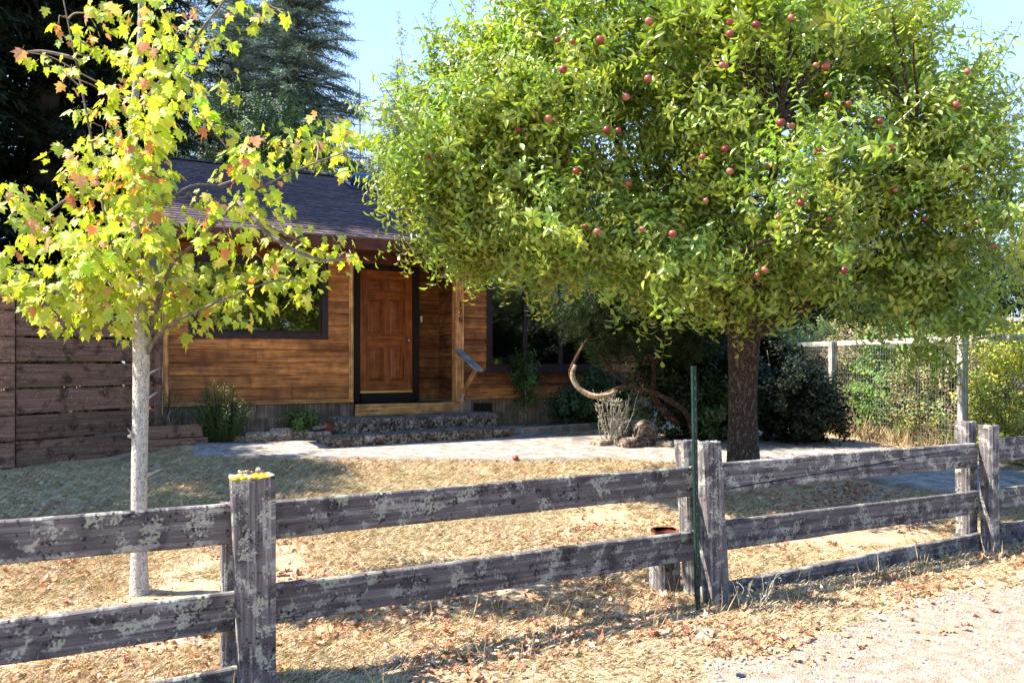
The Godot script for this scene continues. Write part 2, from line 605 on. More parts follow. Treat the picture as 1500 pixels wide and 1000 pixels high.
func build_path():
	# nearer edge and farther edge of the concrete, from the left end to where it leaves the frame
	var near := [Vector2(1.35, 10.5), Vector2(2.21, 10.08), Vector2(2.77, 9.78), Vector2(3.28, 9.62), Vector2(3.83, 9.32), Vector2(4.43, 9.02), Vector2(5.06, 8.78), Vector2(5.64, 8.6), Vector2(6.2, 8.5), Vector2(6.72, 7.95), Vector2(7.25, 7.3), Vector2(8.1, 6.6), Vector2(8.3, 5.7), Vector2(8.7, 4.9), Vector2(9.2, 4.0), Vector2(10.0, 2.4)]
	var far := [Vector2(1.5, 11.42), Vector2(2.42, 11.2), Vector2(3.01, 11.15), Vector2(3.74, 11.12), Vector2(4.4, 11.1), Vector2(5.05, 11.1), Vector2(5.9, 11.0), Vector2(6.5, 10.85), Vector2(7.13, 10.5), Vector2(8.04, 10.2), Vector2(9.3, 10.04), Vector2(9.96, 9.71), Vector2(10.55, 8.65), Vector2(10.8, 7.5), Vector2(11.3, 6.0), Vector2(12.4, 3.4)]
	for p in near:
		path_outline.append(p)
	for i in far.size():
		path_outline.append(far[far.size() - 1 - i])


func lay_path():
	var n := path_outline.size() / 2
	var b := MB.new(true)
	var cuts := 8
	for i in n - 1:
		var a0: Vector2 = path_outline[i]
		var a1: Vector2 = path_outline[i + 1]
		var c0: Vector2 = path_outline[2 * n - 1 - i]
		var c1: Vector2 = path_outline[2 * n - 2 - i]
		for s in 4:
			var rows := []
			for e in [s / 4.0, (s + 1) / 4.0]:
				var row := []
				for k in cuts + 1:
					var q := a0.lerp(a1, e).lerp(c0.lerp(c1, e), float(k) / cuts)
					row.append(Vector3(q.x, lay(q.x, q.y) + 0.035, -q.y))
				rows.append(row)
			for k in cuts:
				b.quad(rows[0][k], rows[1][k], rows[1][k + 1], rows[0][k + 1], Vector3.UP)
			var dn := Vector3(0, -0.09, 0)
			b.quad(rows[0][0], rows[1][0], rows[1][0] + dn, rows[0][0] + dn, Vector3(0, 0, 1))
			b.quad(rows[0][cuts], rows[1][cuts], rows[1][cuts] + dn, rows[0][cuts] + dn, Vector3(0, 0, -1))
	struct("path", b, M.concrete)
	# low kerb of the bed under the three-part window
	b = MB.new()
	b.box(Transform3D(Basis(Vector3.UP, 0.23), Vector3(6.95, 0.42, -11.02)), Vector3(1.9, 0.16, 0.11), 0.012)
	struct("kerb", b, M.concrete)


# ---------------------------------------------------------------- the house
const FRONT := 11.95
const INSET := 12.85

# weathering of the cedar: paler under no eave, dark wet stains low on the left
func worn(x: float, y: float, seed_at: float) -> Color:
	var t := 0.85 + 0.3 * fine.get_noise_2d(x * 12.0, seed_at * 60.0) + 0.55 * fine.get_noise_2d(seed_at * 333.0, 3.0)
	var c := Color(t, t, t)
	var stain := smoothstep(0.02, 0.25, fine.get_noise_2d(x * 22.0 + 40.0, y * 240.0) + 0.35 * (smoothstep(2.6, 1.2, x) if x < 3.7 and y < 1.75 else 0.0) - 0.05)
	c = c.lerp(Color(0.3, 0.22, 0.18), 0.8 * stain)
	var silver := smoothstep(0.1, 0.5, fine.get_noise_2d(x * 14.0 + 900.0, y * 200.0))
	return c.lerp(Color(1.15, 1.2, 1.25), 0.3 * silver)


func siding_board(parent: Node3D, xf: Transform3D, length: float, high: float, seed_at: float, world_x: float, tone := 1.0):
	var b := MB.new()
	var n := maxi(1, int(length / 0.22))
	b.uo = Vector2(seed_at * 0.371, seed_at * 0.173)
	b.us = Vector2(0.55, 1.0)
	var prof := [Vector2(high, 0.004), Vector2(0.006, 0.028), Vector2(0.0, 0.022), Vector2(0.0, 0.0)]
	for i in n:
		var a := length * i / n
		var e := length * (i + 1) / n
		for k in 3:
			var p: Vector2 = prof[k]
			var q: Vector2 = prof[k + 1]
			var vs := [Vector3(a, p.x, p.y), Vector3(e, p.x, p.y), Vector3(e, q.x, q.y), Vector3(a, q.x, q.y)]
			for m in [0, 1, 2, 0, 2, 3]:
				var r: Vector3 = vs[m]
				var wv := xf * r
				var low := 1.0 if r.y > 0.02 else 1.12
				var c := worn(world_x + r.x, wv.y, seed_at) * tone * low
				b.w(wv, Vector2(r.x, r.y) * b.us + b.uo, c)
	for e in [0.0, length]:
		b.quad(xf * Vector3(e, 0, 0), xf * Vector3(e, high, 0), xf * Vector3(e, high, 0.004), xf * Vector3(e, 0, 0.018), xf.basis * Vector3(1.0 if e > 0.0 else -1.0, 0, 0))
	obj("siding_board", b, M.siding, parent)


func board_wall(parent: Node3D, xf: Transform3D, length: float, y0: float, y1: float, hole: Rect2, world_x: float, tone := 1.0):
	var y := y0
	var row := 0
	while y < y1 - 0.03:
		var high := minf(0.182, y1 - y)
		var spans := [Vector2(0, length)]
		if hole.size.x > 0.0 and y + high * 0.5 > hole.position.y and y + high * 0.5 < hole.end.y:
			spans = [Vector2(0, hole.position.x), Vector2(hole.end.x, length)]
		for s in spans:
			var pieces := [s]
			if s.y - s.x > 1.9:
				var cut: float = lerpf(s.x, s.y, rng.randf_range(0.3, 0.7))
				pieces = [Vector2(s.x, cut - 0.002), Vector2(cut + 0.002, s.y)]
			for p in pieces:
				if p.y - p.x > 0.02:
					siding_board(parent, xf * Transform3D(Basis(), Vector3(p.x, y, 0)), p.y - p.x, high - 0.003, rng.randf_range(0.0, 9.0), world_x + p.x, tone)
		y += 0.18
		row += 1


func window(parent: Node3D, x0: float, x1: float, y0: float, y1: float, lights: Array):
	var z := -FRONT
	var w := Node3D.new()
	w.name = numbered(parent, "window")
	parent.add_child(w)
	w.position = -parent.position
	var b := MB.new()
	var f := 0.095
	b.span(Vector3(x0, y0, z - 0.06), Vector3(x0 + f, y1, z + 0.035), 0.004)
	b.span(Vector3(x1 - f, y0, z - 0.06), Vector3(x1, y1, z + 0.035), 0.004)
	b.span(Vector3(x0 + f, y1 - f, z - 0.06), Vector3(x1 - f, y1, z + 0.033), 0.004)
	b.span(Vector3(x0 + f, y0, z - 0.06), Vector3(x1 - f, y0 + f, z + 0.033), 0.004)
	obj("frame", b, M.plum_paint, w)
	if lights.size() > 2:
		b = MB.new()
		b.span(Vector3(x0 - 0.03, y0 - 0.03, z + 0.036), Vector3(x1 + 0.03, y0 + 0.03, z + 0.075), 0.006)
		obj("sill", b, M.plum_paint, w)
	for i in lights.size() - 1:
		var l: float = lights[i]
		var r: float = lights[i + 1]
		b = MB.new()
		# double glazing: four surfaces
		for g in [-0.012, -0.015, -0.027, -0.03]:
			b.quad(Vector3(l, y0 + f, z + g), Vector3(r, y0 + f, z + g), Vector3(r, y1 - f, z + g), Vector3(l, y1 - f, z + g), Vector3(0, 0, 1))
		obj("pane", b, M.glass, w)
		b = MB.new()
		b.quad(Vector3(l, y0 + f, z - 0.021), Vector3(r, y0 + f, z - 0.021), Vector3(r, y1 - f, z - 0.021), Vector3(l, y1 - f, z - 0.021), Vector3(0, 0, 1))
		obj("mirror_coating", b, M.glass_coating, w)
		b = MB.new()
		for e in [[l, y0 + f, l + 0.025, y1 - f], [r - 0.025, y0 + f, r, y1 - f], [l + 0.025, y0 + f, r - 0.025, y0 + f + 0.025], [l + 0.025, y1 - f - 0.025, r - 0.025, y1 - f]]:
			b.span(Vector3(e[0], e[1], z - 0.04), Vector3(e[2], e[3], z + 0.004), 0.003)
		obj("sash", b, M.dark_trim, w)
		if lights.size() > 2:
			b = MB.new()
			b.span(Vector3(r - 0.022, y0 + f, z + 0.006), Vector3(r - 0.002, y1 - f, z + 0.014), 0.002)
			obj("metal_strip", b, M.aluminium, w)
		if i > 0:
			b = MB.new()
			b.span(Vector3(l - 0.03, y0 + f, z - 0.05), Vector3(l + 0.03, y1 - f, z + 0.02), 0.003)
			obj("mullion", b, M.plum_paint, w)


func build_house():
	var H := thing("house", "low cedar-sided house with dark shingle roof and red panelled front door", "house", Vector3(1.15, 0.46, -FRONT))
	var z := -FRONT
	# solid walls behind the boards
	var front := Node3D.new()
	front.name = "front_wall"
	H.add_child(front)
	front.position = -H.position
	var b := MB.new()
	var t := 0.12
	for q in [[1.15, 1.5, 0.4, 3.3], [3.37, 3.79, 0.4, 3.3], [1.5, 3.37, 0.4, 1.86], [1.5, 3.37, 2.97, 3.3], [5.6, 6.06, 0.4, 3.3], [8.22, 9.46, 0.4, 3.3], [6.06, 8.22, 0.4, 1.38], [6.06, 8.22, 2.97, 3.3]]:
		b.span(Vector3(q[0], q[2], z - t), Vector3(q[1], q[3], z - 0.001))
	b.span(Vector3(3.67, 0.4, -INSET - t), Vector3(3.79, 3.3, z - t))
	b.span(Vector3(5.602, 0.4, -INSET - t), Vector3(5.72, 3.3, z - t))
	for q in [[3.79, 4.1, 0.4, 3.3], [5.17, 5.602, 0.4, 3.3], [4.1, 5.17, 0.4, 0.93], [4.1, 5.17, 3.05, 3.3]]:
		b.span(Vector3(q[0], q[2], -INSET - t), Vector3(q[1], q[3], -INSET - 0.001))
	obj("sheathing", b, M.plaster, front)
	board_wall(front, Transform3D(Basis(), Vector3(1.22, 0, z)), 2.5, 0.957, 3.2, Rect2(0.3, 1.86, 1.83, 1.1), 1.22)
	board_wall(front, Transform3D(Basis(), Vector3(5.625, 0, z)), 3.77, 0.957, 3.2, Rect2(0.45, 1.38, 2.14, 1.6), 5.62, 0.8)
	board_wall(front, Transform3D(Basis(), Vector3(5.2, 0, -INSET)), 0.4, 0.87, 3.2, Rect2(), 5.2, 0.48)  # both recess walls toned down: porch shade put into the board colour
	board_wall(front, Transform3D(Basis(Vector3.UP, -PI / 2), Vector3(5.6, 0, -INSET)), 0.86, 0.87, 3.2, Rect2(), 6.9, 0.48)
	# trims
	b = MB.new()
	b.uo = Vector2(0.3, 0.4)
	b.ax = 1
	for x in [1.15, 3.72, 9.39]:
		b = MB.new()
		b.uo = Vector2(x, 0.4)
		b.ax = 1
		b.span(Vector3(x, 0.955, z), Vector3(x + 0.07, 3.2, z + 0.035), 0.004)
		obj("corner_trim", b, M.lumber, front)
	b = MB.new()
	b.uo = Vector2(0.1, 0.8)
	b.col = Color(0.8, 0.78, 0.76)
	b.span(Vector3(1.15, 0.895, z - 0.02), Vector3(3.79, 0.953, z + 0.045), 0.005)
	obj("base_trim", b, M.lumber, front)
	b = MB.new()
	b.col = Color(0.75, 0.72, 0.7)
	b.span(Vector3(5.63, 0.895, z - 0.02), Vector3(9.46, 0.953, z + 0.045), 0.005)
	obj("base_trim", b, M.lumber, front)
	# skirt of wide shingles
	var skirt := Node3D.new()
	skirt.name = "skirt"
	H.add_child(skirt)
	skirt.position = -H.position
	for part in [Vector2(1.15, 3.8), Vector2(5.75, 9.46)]:
		for row in 2:
			var x: float = part.x
			while x < part.y - 0.03:
				var wide := minf(rng.randf_range(0.17, 0.33), part.y - x)
				b = MB.new()
				b.ax = 1
				b.uo = Vector2(rng.randf(), rng.randf())
				var g := rng.randf_range(0.6, 1.2)
				b.col = Color(g, g * rng.randf_range(0.9, 1.04), g * rng.randf_range(0.85, 1.25))
				var y1 := 0.893 - row * 0.2
				var tilt := 0.028 + row * 0.012
				b.box(Transform3D(Basis(Vector3.RIGHT, -0.05), Vector3(x + wide / 2.0, y1 - 0.11, z + tilt - 0.012)), Vector3(wide - 0.01, 0.225, 0.012), 0.002)
				obj("wide_shingle", b, M.skirt, skirt)
				x += wide
	b = MB.new()
	b.span(Vector3(5.78, 0.62, z + 0.043), Vector3(6.12, 0.84, z + 0.055), 0.003)
	for k in 11:
		b.span(Vector3(5.8 + k * 0.029, 0.635, z + 0.056), Vector3(5.81 + k * 0.029, 0.825, z + 0.068))
	obj("foundation_vent", b, M.black_paint, H)
	# other walls, floor and a room behind the glass
	b = MB.new()
	b.span(Vector3(1.15, 0.3, -20.0), Vector3(1.27, 3.28, z - t))
	b.span(Vector3(9.34, 0.3, -20.0), Vector3(9.46, 3.28, z - t))
	b.span(Vector3(1.27, 0.3, -20.0), Vector3(9.34, 3.28, -19.88))
	obj("wall", b, M.plaster, H)
	b = MB.new()
	b.span(Vector3(1.27, 0.7, -19.88), Vector3(9.34, 0.82, -INSET - t))
	b.span(Vector3(1.27, 0.7, -INSET - t), Vector3(3.67, 0.82, z - t))
	b.span(Vector3(5.72, 0.7, -INSET - t), Vector3(9.34, 0.82, z - t))
	obj("floor", b, M.dark_trim, H)
	b = MB.new()
	b.span(Vector3(1.2, 3.16, -19.9), Vector3(9.4, 3.2, z - t - 0.003))
	obj("ceiling", b, M.plaster, H)

	# porch
	b = MB.new()
	b.span(Vector3(3.8, 0.7, -INSET + 0.002), Vector3(5.59, 0.845, z + 0.04))
	obj("porch_floor", b, M.dark_trim, H)
	b = MB.new()
	b.uo = Vector2(0.2, 0.35)
	b.us = Vector2(0.5, 1.3)
	b.span(Vector3(3.805, 0.685, z + 0.041), Vector3(5.62, 0.862, z + 0.085), 0.008)
	obj("porch_riser", b, M.lumber, H)
	b = MB.new()
	b.span(Vector3(3.793, 3.0, z - 0.14), Vector3(5.598, 3.2, z + 0.01), 0.004)
	obj("porch_beam", b, M.red_beam, H)

	# the door: stiles and rails round six raised panels
	var door := Node3D.new()
	door.name = "door"
	H.add_child(door)
	door.position = -H.position
	var dx := 4.185
	var dy := 0.985
	var dz := -INSET + 0.02
	for p in [[0.0, 0.12, 0.0, 2.02], [0.79, 0.91, 0.0, 2.02]]:
		b = MB.new()
		b.ax = 1
		b.uo = Vector2(p[0] * 3.1, 0.21 + p[0])
		b.span(Vector3(dx + p[0], dy + p[2], dz - 0.045), Vector3(dx + p[1], dy + p[3], dz), 0.003)
		obj("stile", b, M.door, door)
	for p in [[0.0, 0.19], [0.75, 0.965], [1.55, 1.69], [1.89, 2.02]]:
		b = MB.new()
		b.uo = Vector2(p[0] * 1.7, p[0] * 0.9)
		b.span(Vector3(dx + 0.12, dy + p[0], dz - 0.045), Vector3(dx + 0.79, dy + p[1], dz - 0.001), 0.003)
		obj("rail", b, M.door, door)
	for p in [[0.19, 0.75], [0.965, 1.55], [1.69, 1.89]]:
		b = MB.new()
		b.ax = 1
		b.uo = Vector2(p[0], 0.66)
		b.span(Vector3(dx + 0.405, dy + p[0], dz - 0.045), Vector3(dx + 0.505, dy + p[1], dz - 0.001), 0.003)
		obj("stile", b, M.door, door)
		for s in [0.12, 0.505]:
			b = MB.new()
			b.ax = 1
			b.uo = Vector2(rng.randf(), rng.randf())
			b.col = Color(0.9, 0.88, 0.85)
			var a := Vector3(dx + s, dy + p[0], 0)
			var e := Vector3(dx + s + 0.285, dy + p[1], 0)
			b.span(Vector3(a.x, a.y, dz - 0.035), Vector3(e.x, e.y, dz - 0.022))
			var i := 0.02
			var o := 0.055
			var za := dz - 0.0215
			var zb := dz - 0.006
			var c := [Vector3(a.x + i, a.y + i, za), Vector3(e.x - i, a.y + i, za), Vector3(e.x - i, e.y - i, za), Vector3(a.x + i, e.y - i, za)]
			var q := [Vector3(a.x + o, a.y + o, zb), Vector3(e.x - o, a.y + o, zb), Vector3(e.x - o, e.y - o, zb), Vector3(a.x + o, e.y - o, zb)]
			b.quad(q[0], q[1], q[2], q[3], Vector3(0, 0, 1))
			for k in 4:
				b.quad(c[k], c[(k + 1) % 4], q[(k + 1) % 4], q[k], Vector3(0, 0, 1))
			obj("panel", b, M.door, door)
	b = MB.new(true)
	b.tube([Vector3(5.015, 1.86, dz), Vector3(5.015, 1.86, dz + 0.012), Vector3(5.015, 1.86, dz + 0.02), Vector3(5.015, 1.86, dz + 0.045), Vector3(5.015, 1.86, dz + 0.055), Vector3(5.015, 1.86, dz + 0.075), Vector3(5.015, 1.86, dz + 0.085)], [0.034, 0.032, 0.012, 0.013, 0.027, 0.03, 0.014], 14)
	obj("handle", b, M.metal, door)
	b = MB.new()
	b.span(Vector3(dx, dy + 0.008, dz + 0.001), Vector3(dx + 0.91, dy + 0.045, dz + 0.012), 0.002)
	obj("kick_strip", b, M.brass, door)
	b = MB.new()
	b.span(Vector3(4.06, 0.847, -INSET), Vector3(dx - 0.004, 3.12, -INSET + 0.06), 0.004)
	b.span(Vector3(dx + 0.914, 0.847, -INSET), Vector3(5.2, 3.12, -INSET + 0.06), 0.004)
	b.span(Vector3(dx - 0.004, dy + 2.024, -INSET), Vector3(dx + 0.914, 3.12, -INSET + 0.058), 0.004)
	b.span(Vector3(dx - 0.004, 0.847, -INSET), Vector3(dx + 0.914, dy - 0.003, -INSET + 0.09), 0.004)
	obj("door_frame", b, M.dark_trim, H)
	b = MB.new()
	b.span(Vector3(5.235, 2.17, -INSET + 0.022), Vector3(5.27, 2.27, -INSET + 0.045), 0.006)
	obj("doorbell", b, M.white_plastic, H)

	# corner post with its numerals, and the hand rail
	b = MB.new()
	b.ax = 1
	b.us = Vector2(0.7, 1.1)
	b.uo = Vector2(0.1, 0.6)
	b.span(Vector3(5.455, 0.863, z - 0.08), Vector3(5.605, 3.0, z + 0.07), 0.008)
	obj("porch_post", b, M.lumber, H)
	var y := 2.41
	for c in ["1", "7", "6"]:
		var tm := TextMesh.new()
		tm.text = c
		var font := SystemFont.new()
		font.font_names = PackedStringArray(["Droid Sans"])
		tm.font = font
		tm.font_size = 64
		tm.pixel_size = 0.00195
		tm.depth = 0.012
		var o := MeshInstance3D.new()
		o.mesh = tm
		o.material_override = M.black_paint
		o.name = numbered(H, "house_number")
		H.add_child(o)
		o.position = Vector3(5.535, y, z + 0.079) - H.position
		y -= 0.117
	b = MB.new()
	b.col = Color(0.62, 0.64, 0.7)
	b.bar(Vector3(5.5, 1.69, z + 0.05), Vector3(5.5, 1.37, z + 0.82), 0.038, 0.135, 0.006)
	obj("hand_rail", b, M.white_wood, H)
	b = MB.new()
	b.col = Color(0.75, 0.72, 0.7)
	b.bar(Vector3(5.5, 1.37, z + 0.7), Vector3(5.43, 1.02, z + 0.42), 0.05, 0.07, 0.005, Vector3.RIGHT)
	obj("rail_brace", b, M.lumber, H)
	b = MB.new(true)
	b.tube([Vector3(5.44, 1.1, z + 0.44), Vector3(5.43, 0.98, z + 0.41), Vector3(5.41, 0.9, z + 0.4), Vector3(5.41, 0.66, z + 0.4)], [0.021, 0.021, 0.021, 0.021], 10)
	obj("rail_pipe", b, M.white_wood, H)

	window(H, 1.47, 3.405, 1.83, 3.0, [1.565, 3.31])
	window(H, 6.03, 8.26, 1.345, 3.0, [6.125, 6.77, 7.47, 8.165])

	# the roof
	var roof := Node3D.new()
	roof.name = "roof"
	H.add_child(roof)
	roof.position = -H.position
	var eave := Vector3(0, 3.285, -11.33)
	var ridge := Vector3(0, 5.15, -15.85)
	var slope := (ridge - eave).normalized()
	var out := Vector3(0, slope.z * -1.0, slope.y).normalized()
	var x0 := 0.9
	var x1 := 9.95
	b = MB.new()
	var dn := out * -0.1
	var back := Vector3(0, 3.285, -20.4)
	for q in [[eave, ridge, out], [ridge, back, Vector3(0, out.y, -out.z)]]:
		var a: Vector3 = q[0]
		var c: Vector3 = q[1]
		var d := Vector3(0, -0.1, 0)
		b.quad(a + Vector3(x0, 0, 0), a + Vector3(x1, 0, 0), c + Vector3(x1, 0, 0), c + Vector3(x0, 0, 0), q[2])
		b.quad(a + Vector3(x0, 0, 0) + d, a + Vector3(x1, 0, 0) + d, c + Vector3(x1, 0, 0) + d, c + Vector3(x0, 0, 0) + d, -q[2])
		for x in [x0, x1]:
			b.quad(a + Vector3(x, 0, 0), c + Vector3(x, 0, 0), c + Vector3(x, 0, 0) + d, a + Vector3(x, 0, 0) + d, Vector3(-1 if x == x0 else 1, 0, 0))
	obj("roof_deck", b, M.dark_trim, roof)
	b = MB.new()
	b.span(Vector3(x0, 3.11, -11.36), Vector3(x1, 3.275, -11.325), 0.004)
	obj("fascia", b, M.red_beam, roof)
	b = MB.new()
	b.span(Vector3(x0, 3.276, -11.37), Vector3(x1, 3.292, -11.315), 0.002)
	obj("drip_edge", b, M.aluminium, roof)
	b = MB.new()
	b.span(Vector3(x0 + 0.02, 3.13, -11.94), Vector3(x1 - 0.02, 3.15, -11.362))
	obj("soffit", b, M.red_beam, roof)
	for k in 2:
		b = MB.new()
		var x: float = [x0, x1][k]
		b.bar(eave + Vector3(x, -0.08, 0), ridge + Vector3(x, -0.08, 0), 0.16, 0.03, 0.003)
		b.bar(back + Vector3(x, -0.08, 0), ridge + Vector3(x, -0.08, 0), 0.16, 0.03, 0.003)
		obj("barge_board", b, M.red_beam, roof)
	b = MB.new()
	for x in [1.2, 9.41]:
		b.tri(Vector3(x, 3.2, -11.96), Vector3(x, 3.2, -19.98), Vector3(x, 5.05, -15.85), Vector3(-1, 0, 0))
	obj("gable", b, M.siding, roof)
	# courses of shingles
	b = MB.new()
	var long := (ridge - eave).length()
	var rows := int(long / 0.135)
	for r in rows:
		var x := x0 - 0.02 - rng.randf() * 0.25
		var off := rng.randf() * 0.004
		while x < x1 + 0.02:
			var wide := 0.3 if r % 2 else 0.28
			wide *= rng.randf_range(0.6, 1.2)
			var a := clampf(x, x0 - 0.015, x1 + 0.015)
			var e := clampf(x + wide - 0.006, x0 - 0.015, x1 + 0.015)
			x += wide
			if e - a < 0.02:
				continue
			var g := rng.randf_range(0.72, 1.2)
			b.col = Color(0.19 * g, 0.135 * g, 0.135 * g)
			b.uo = Vector2(rng.randf(), rng.randf())
			var low := eave + slope * (r * 0.135 - 0.015 - rng.randf() * 0.006)
			var top := eave + slope * ((r + 1) * 0.135 + 0.03)
			var up := out * (0.012 + off + rng.randf() * 0.003)
			var vx := Vector3(a, 0, 0)
			var wx := Vector3(e, 0, 0)
			b.quad(low + vx + up, low + wx + up, top + wx + out * 0.002, top + vx + out * 0.002, out)
			b.quad(low + vx + up, low + wx + up, low + wx, low + vx, -slope)
	var sh := obj("shingles", b, M.shingle, roof)
	sh.set_meta("kind", "stuff")
	b = MB.new()
	var x := x0
	while x < x1 - 0.05:
		var g := rng.randf_range(0.8, 1.2)
		b.col = Color(0.1 * g, 0.08 * g, 0.084 * g)
		for s in [-1.0, 1.0]:
			var q := ridge + Vector3(x, 0.035 + rng.randf() * 0.004, 0)
			var w := Vector3(minf(0.3, x1 - x), 0.006, 0)
			var d := Vector3(0, -0.06, 0.15 * s)
			b.quad(q, q + w, q + w + d, q + d, Vector3(0, 1, s))
		x += 0.3
	obj("ridge_cap", b, M.shingle, roof)
	# the round turbine-like vent near the ridge
	b = MB.new(true)
	var c := Vector3(4.93, 4.74, -14.93)
	b.tube([c, c + Vector3(0, 0.1, 0), c + Vector3(0, 0.115, 0), c + Vector3(0, 0.2, 0), c + Vector3(0, 0.25, 0), c + Vector3(0, 0.3, 0), c + Vector3(0, 0.325, 0)], [0.2, 0.2, 0.23, 0.235, 0.215, 0.14, 0.01], 20)
	obj("roof_vent", b, M.vent_blue, roof)
	b = MB.new()
	b.box(Transform3D(Basis(Vector3.RIGHT, 0.392), c + Vector3(0, 0.07, 0)), Vector3(0.55, 0.02, 0.55), 0.004)
	obj("vent_flashing", b, M.vent_blue, roof)

	# a plain white globe hung inside the three-part window
	var ball := thing("white_globe", "white round globe lamp hanging inside the three-part window", "ball", Vector3(7.02, 2.12, -12.45))  # plain globe standing for a pale disc visible in the pane
	b = MB.new(true)
	var ps := []
	var rs := []
	for k in 11:
		var a := PI * k / 10.0
		ps.append(Vector3(7.02, 2.08 - 0.085 * cos(a), -12.45))
		rs.append(maxf(0.085 * sin(a), 0.002))
	b.tube(ps, rs, 18)
	obj("globe", b, M.white_plastic, ball)
	b = MB.new(true)
	b.tube([Vector3(7.02, 2.16, -12.45), Vector3(7.02, 3.158, -12.45)], [0.006, 0.006], 6)
	obj("cord", b, M.black_paint, ball)


func build_steps():
	var b := MB.new()
	b.stone(Transform3D(Basis(Vector3.UP, 0.07), Vector3(4.42, 0.41, -10.84)), Vector3(2.85, 0.23, 0.62), 0.03, 0.026, fine, 40, 1.0)
	tag(obj("stone_step", b, M.stone), "lower of the two rough stone steps, standing on the concrete path", "step", "stone steps before the porch")
	b = MB.new()
	b.stone(Transform3D(Basis(Vector3.UP, 0.05), Vector3(4.6, 0.575, -11.46)), Vector3(2.5, 0.26, 0.7), 0.035, 0.03, fine, 40, 2.0)
	tag(obj("stone_step", b, M.stone), "upper of the two rough stone steps, under the wooden porch riser", "step", "stone steps before the porch")
	# stones that edge the bed left of the steps
	var spots := [[2.02, 11.42, 0.2, 0.11, "small grey edging stone behind the green spiky bush"], [2.3, 11.45, 0.34, 0.13, "pale flat edging stone beside the spiky bush"], [2.62, 11.5, 0.3, 0.15, "tan rounded edging stone below the small leafy plant"], [2.9, 11.52, 0.26, 0.14, "grey edging stone next to the pale flat slab of rubble"], [3.13, 11.4, 0.34, 0.12, "long pale edging stone, nearest to the stone steps on their left"]]
	for s in spots:
		b = MB.new()
		var size := Vector3(s[2], s[3], s[2] * 0.6)
		b.stone(Transform3D(Basis(Vector3.UP, rng.randf_range(-0.4, 0.4)), Vector3(s[0], lay(s[0], s[1]) + s[3] * 0.4, -s[1])), size, s[3] * 0.4, 0.04, fine, 9, s[0])
		tag(obj("edging_stone", b, M.pale_stone), s[4], "stone", "stones edging the bed")
	b = MB.new()
	b.stone(Transform3D(Basis.from_euler(Vector3(0.1, 0.3, 0.2)), Vector3(3.17, 0.58, -11.52)), Vector3(0.26, 0.06, 0.18), 0.02, 0.02, fine, 8, 7.0)
	tag(obj("broken_slab", b, M.pale_stone), "thin tilted slab of pale rubble lying on the long edging stone", "slab")
	# terracotta planter next to the upper step
	var pot := thing("clay_planter", "low square red clay planter beside the upper stone step", "planter", Vector3(3.33, 0.45, -11.55))
	b = MB.new()
	for q in [[-0.12, -0.11, -0.09, 0.09], [0.095, 0.12, -0.09, 0.09], [-0.11, 0.095, 0.07, 0.09], [-0.11, 0.095, -0.09, -0.07]]:
		b.span(Vector3(3.33 + q[0], 0.44, -11.55 + q[2]), Vector3(3.33 + q[1], 0.63, -11.55 + q[3]), 0.002)
	b.span(Vector3(3.22, 0.44, -11.62), Vector3(3.425, 0.6, -11.48))
	obj("box", b, M.terracotta, pot)
	# timbers of the raised bed at the house corner
	for k in 2:
		b = MB.new()
		b.uo = Vector2(k * 0.37, k * 0.21)
		b.us = Vector2(0.6, 1.0)
		rough_board(b, Transform3D(Basis(Vector3.UP, 0.1), Vector3(0.92, 0.44 + k * 0.165, -11.36)), 0.72 - k * 0.07, 0.155, 0.12, 0.01, 3.0 + k)
		tag(obj("bed_timber", b, M.dark_board), ["lower dark timber of the raised bed at the house corner", "upper dark timber of the raised bed at the house corner"][k], "timber", "timbers of the raised bed")


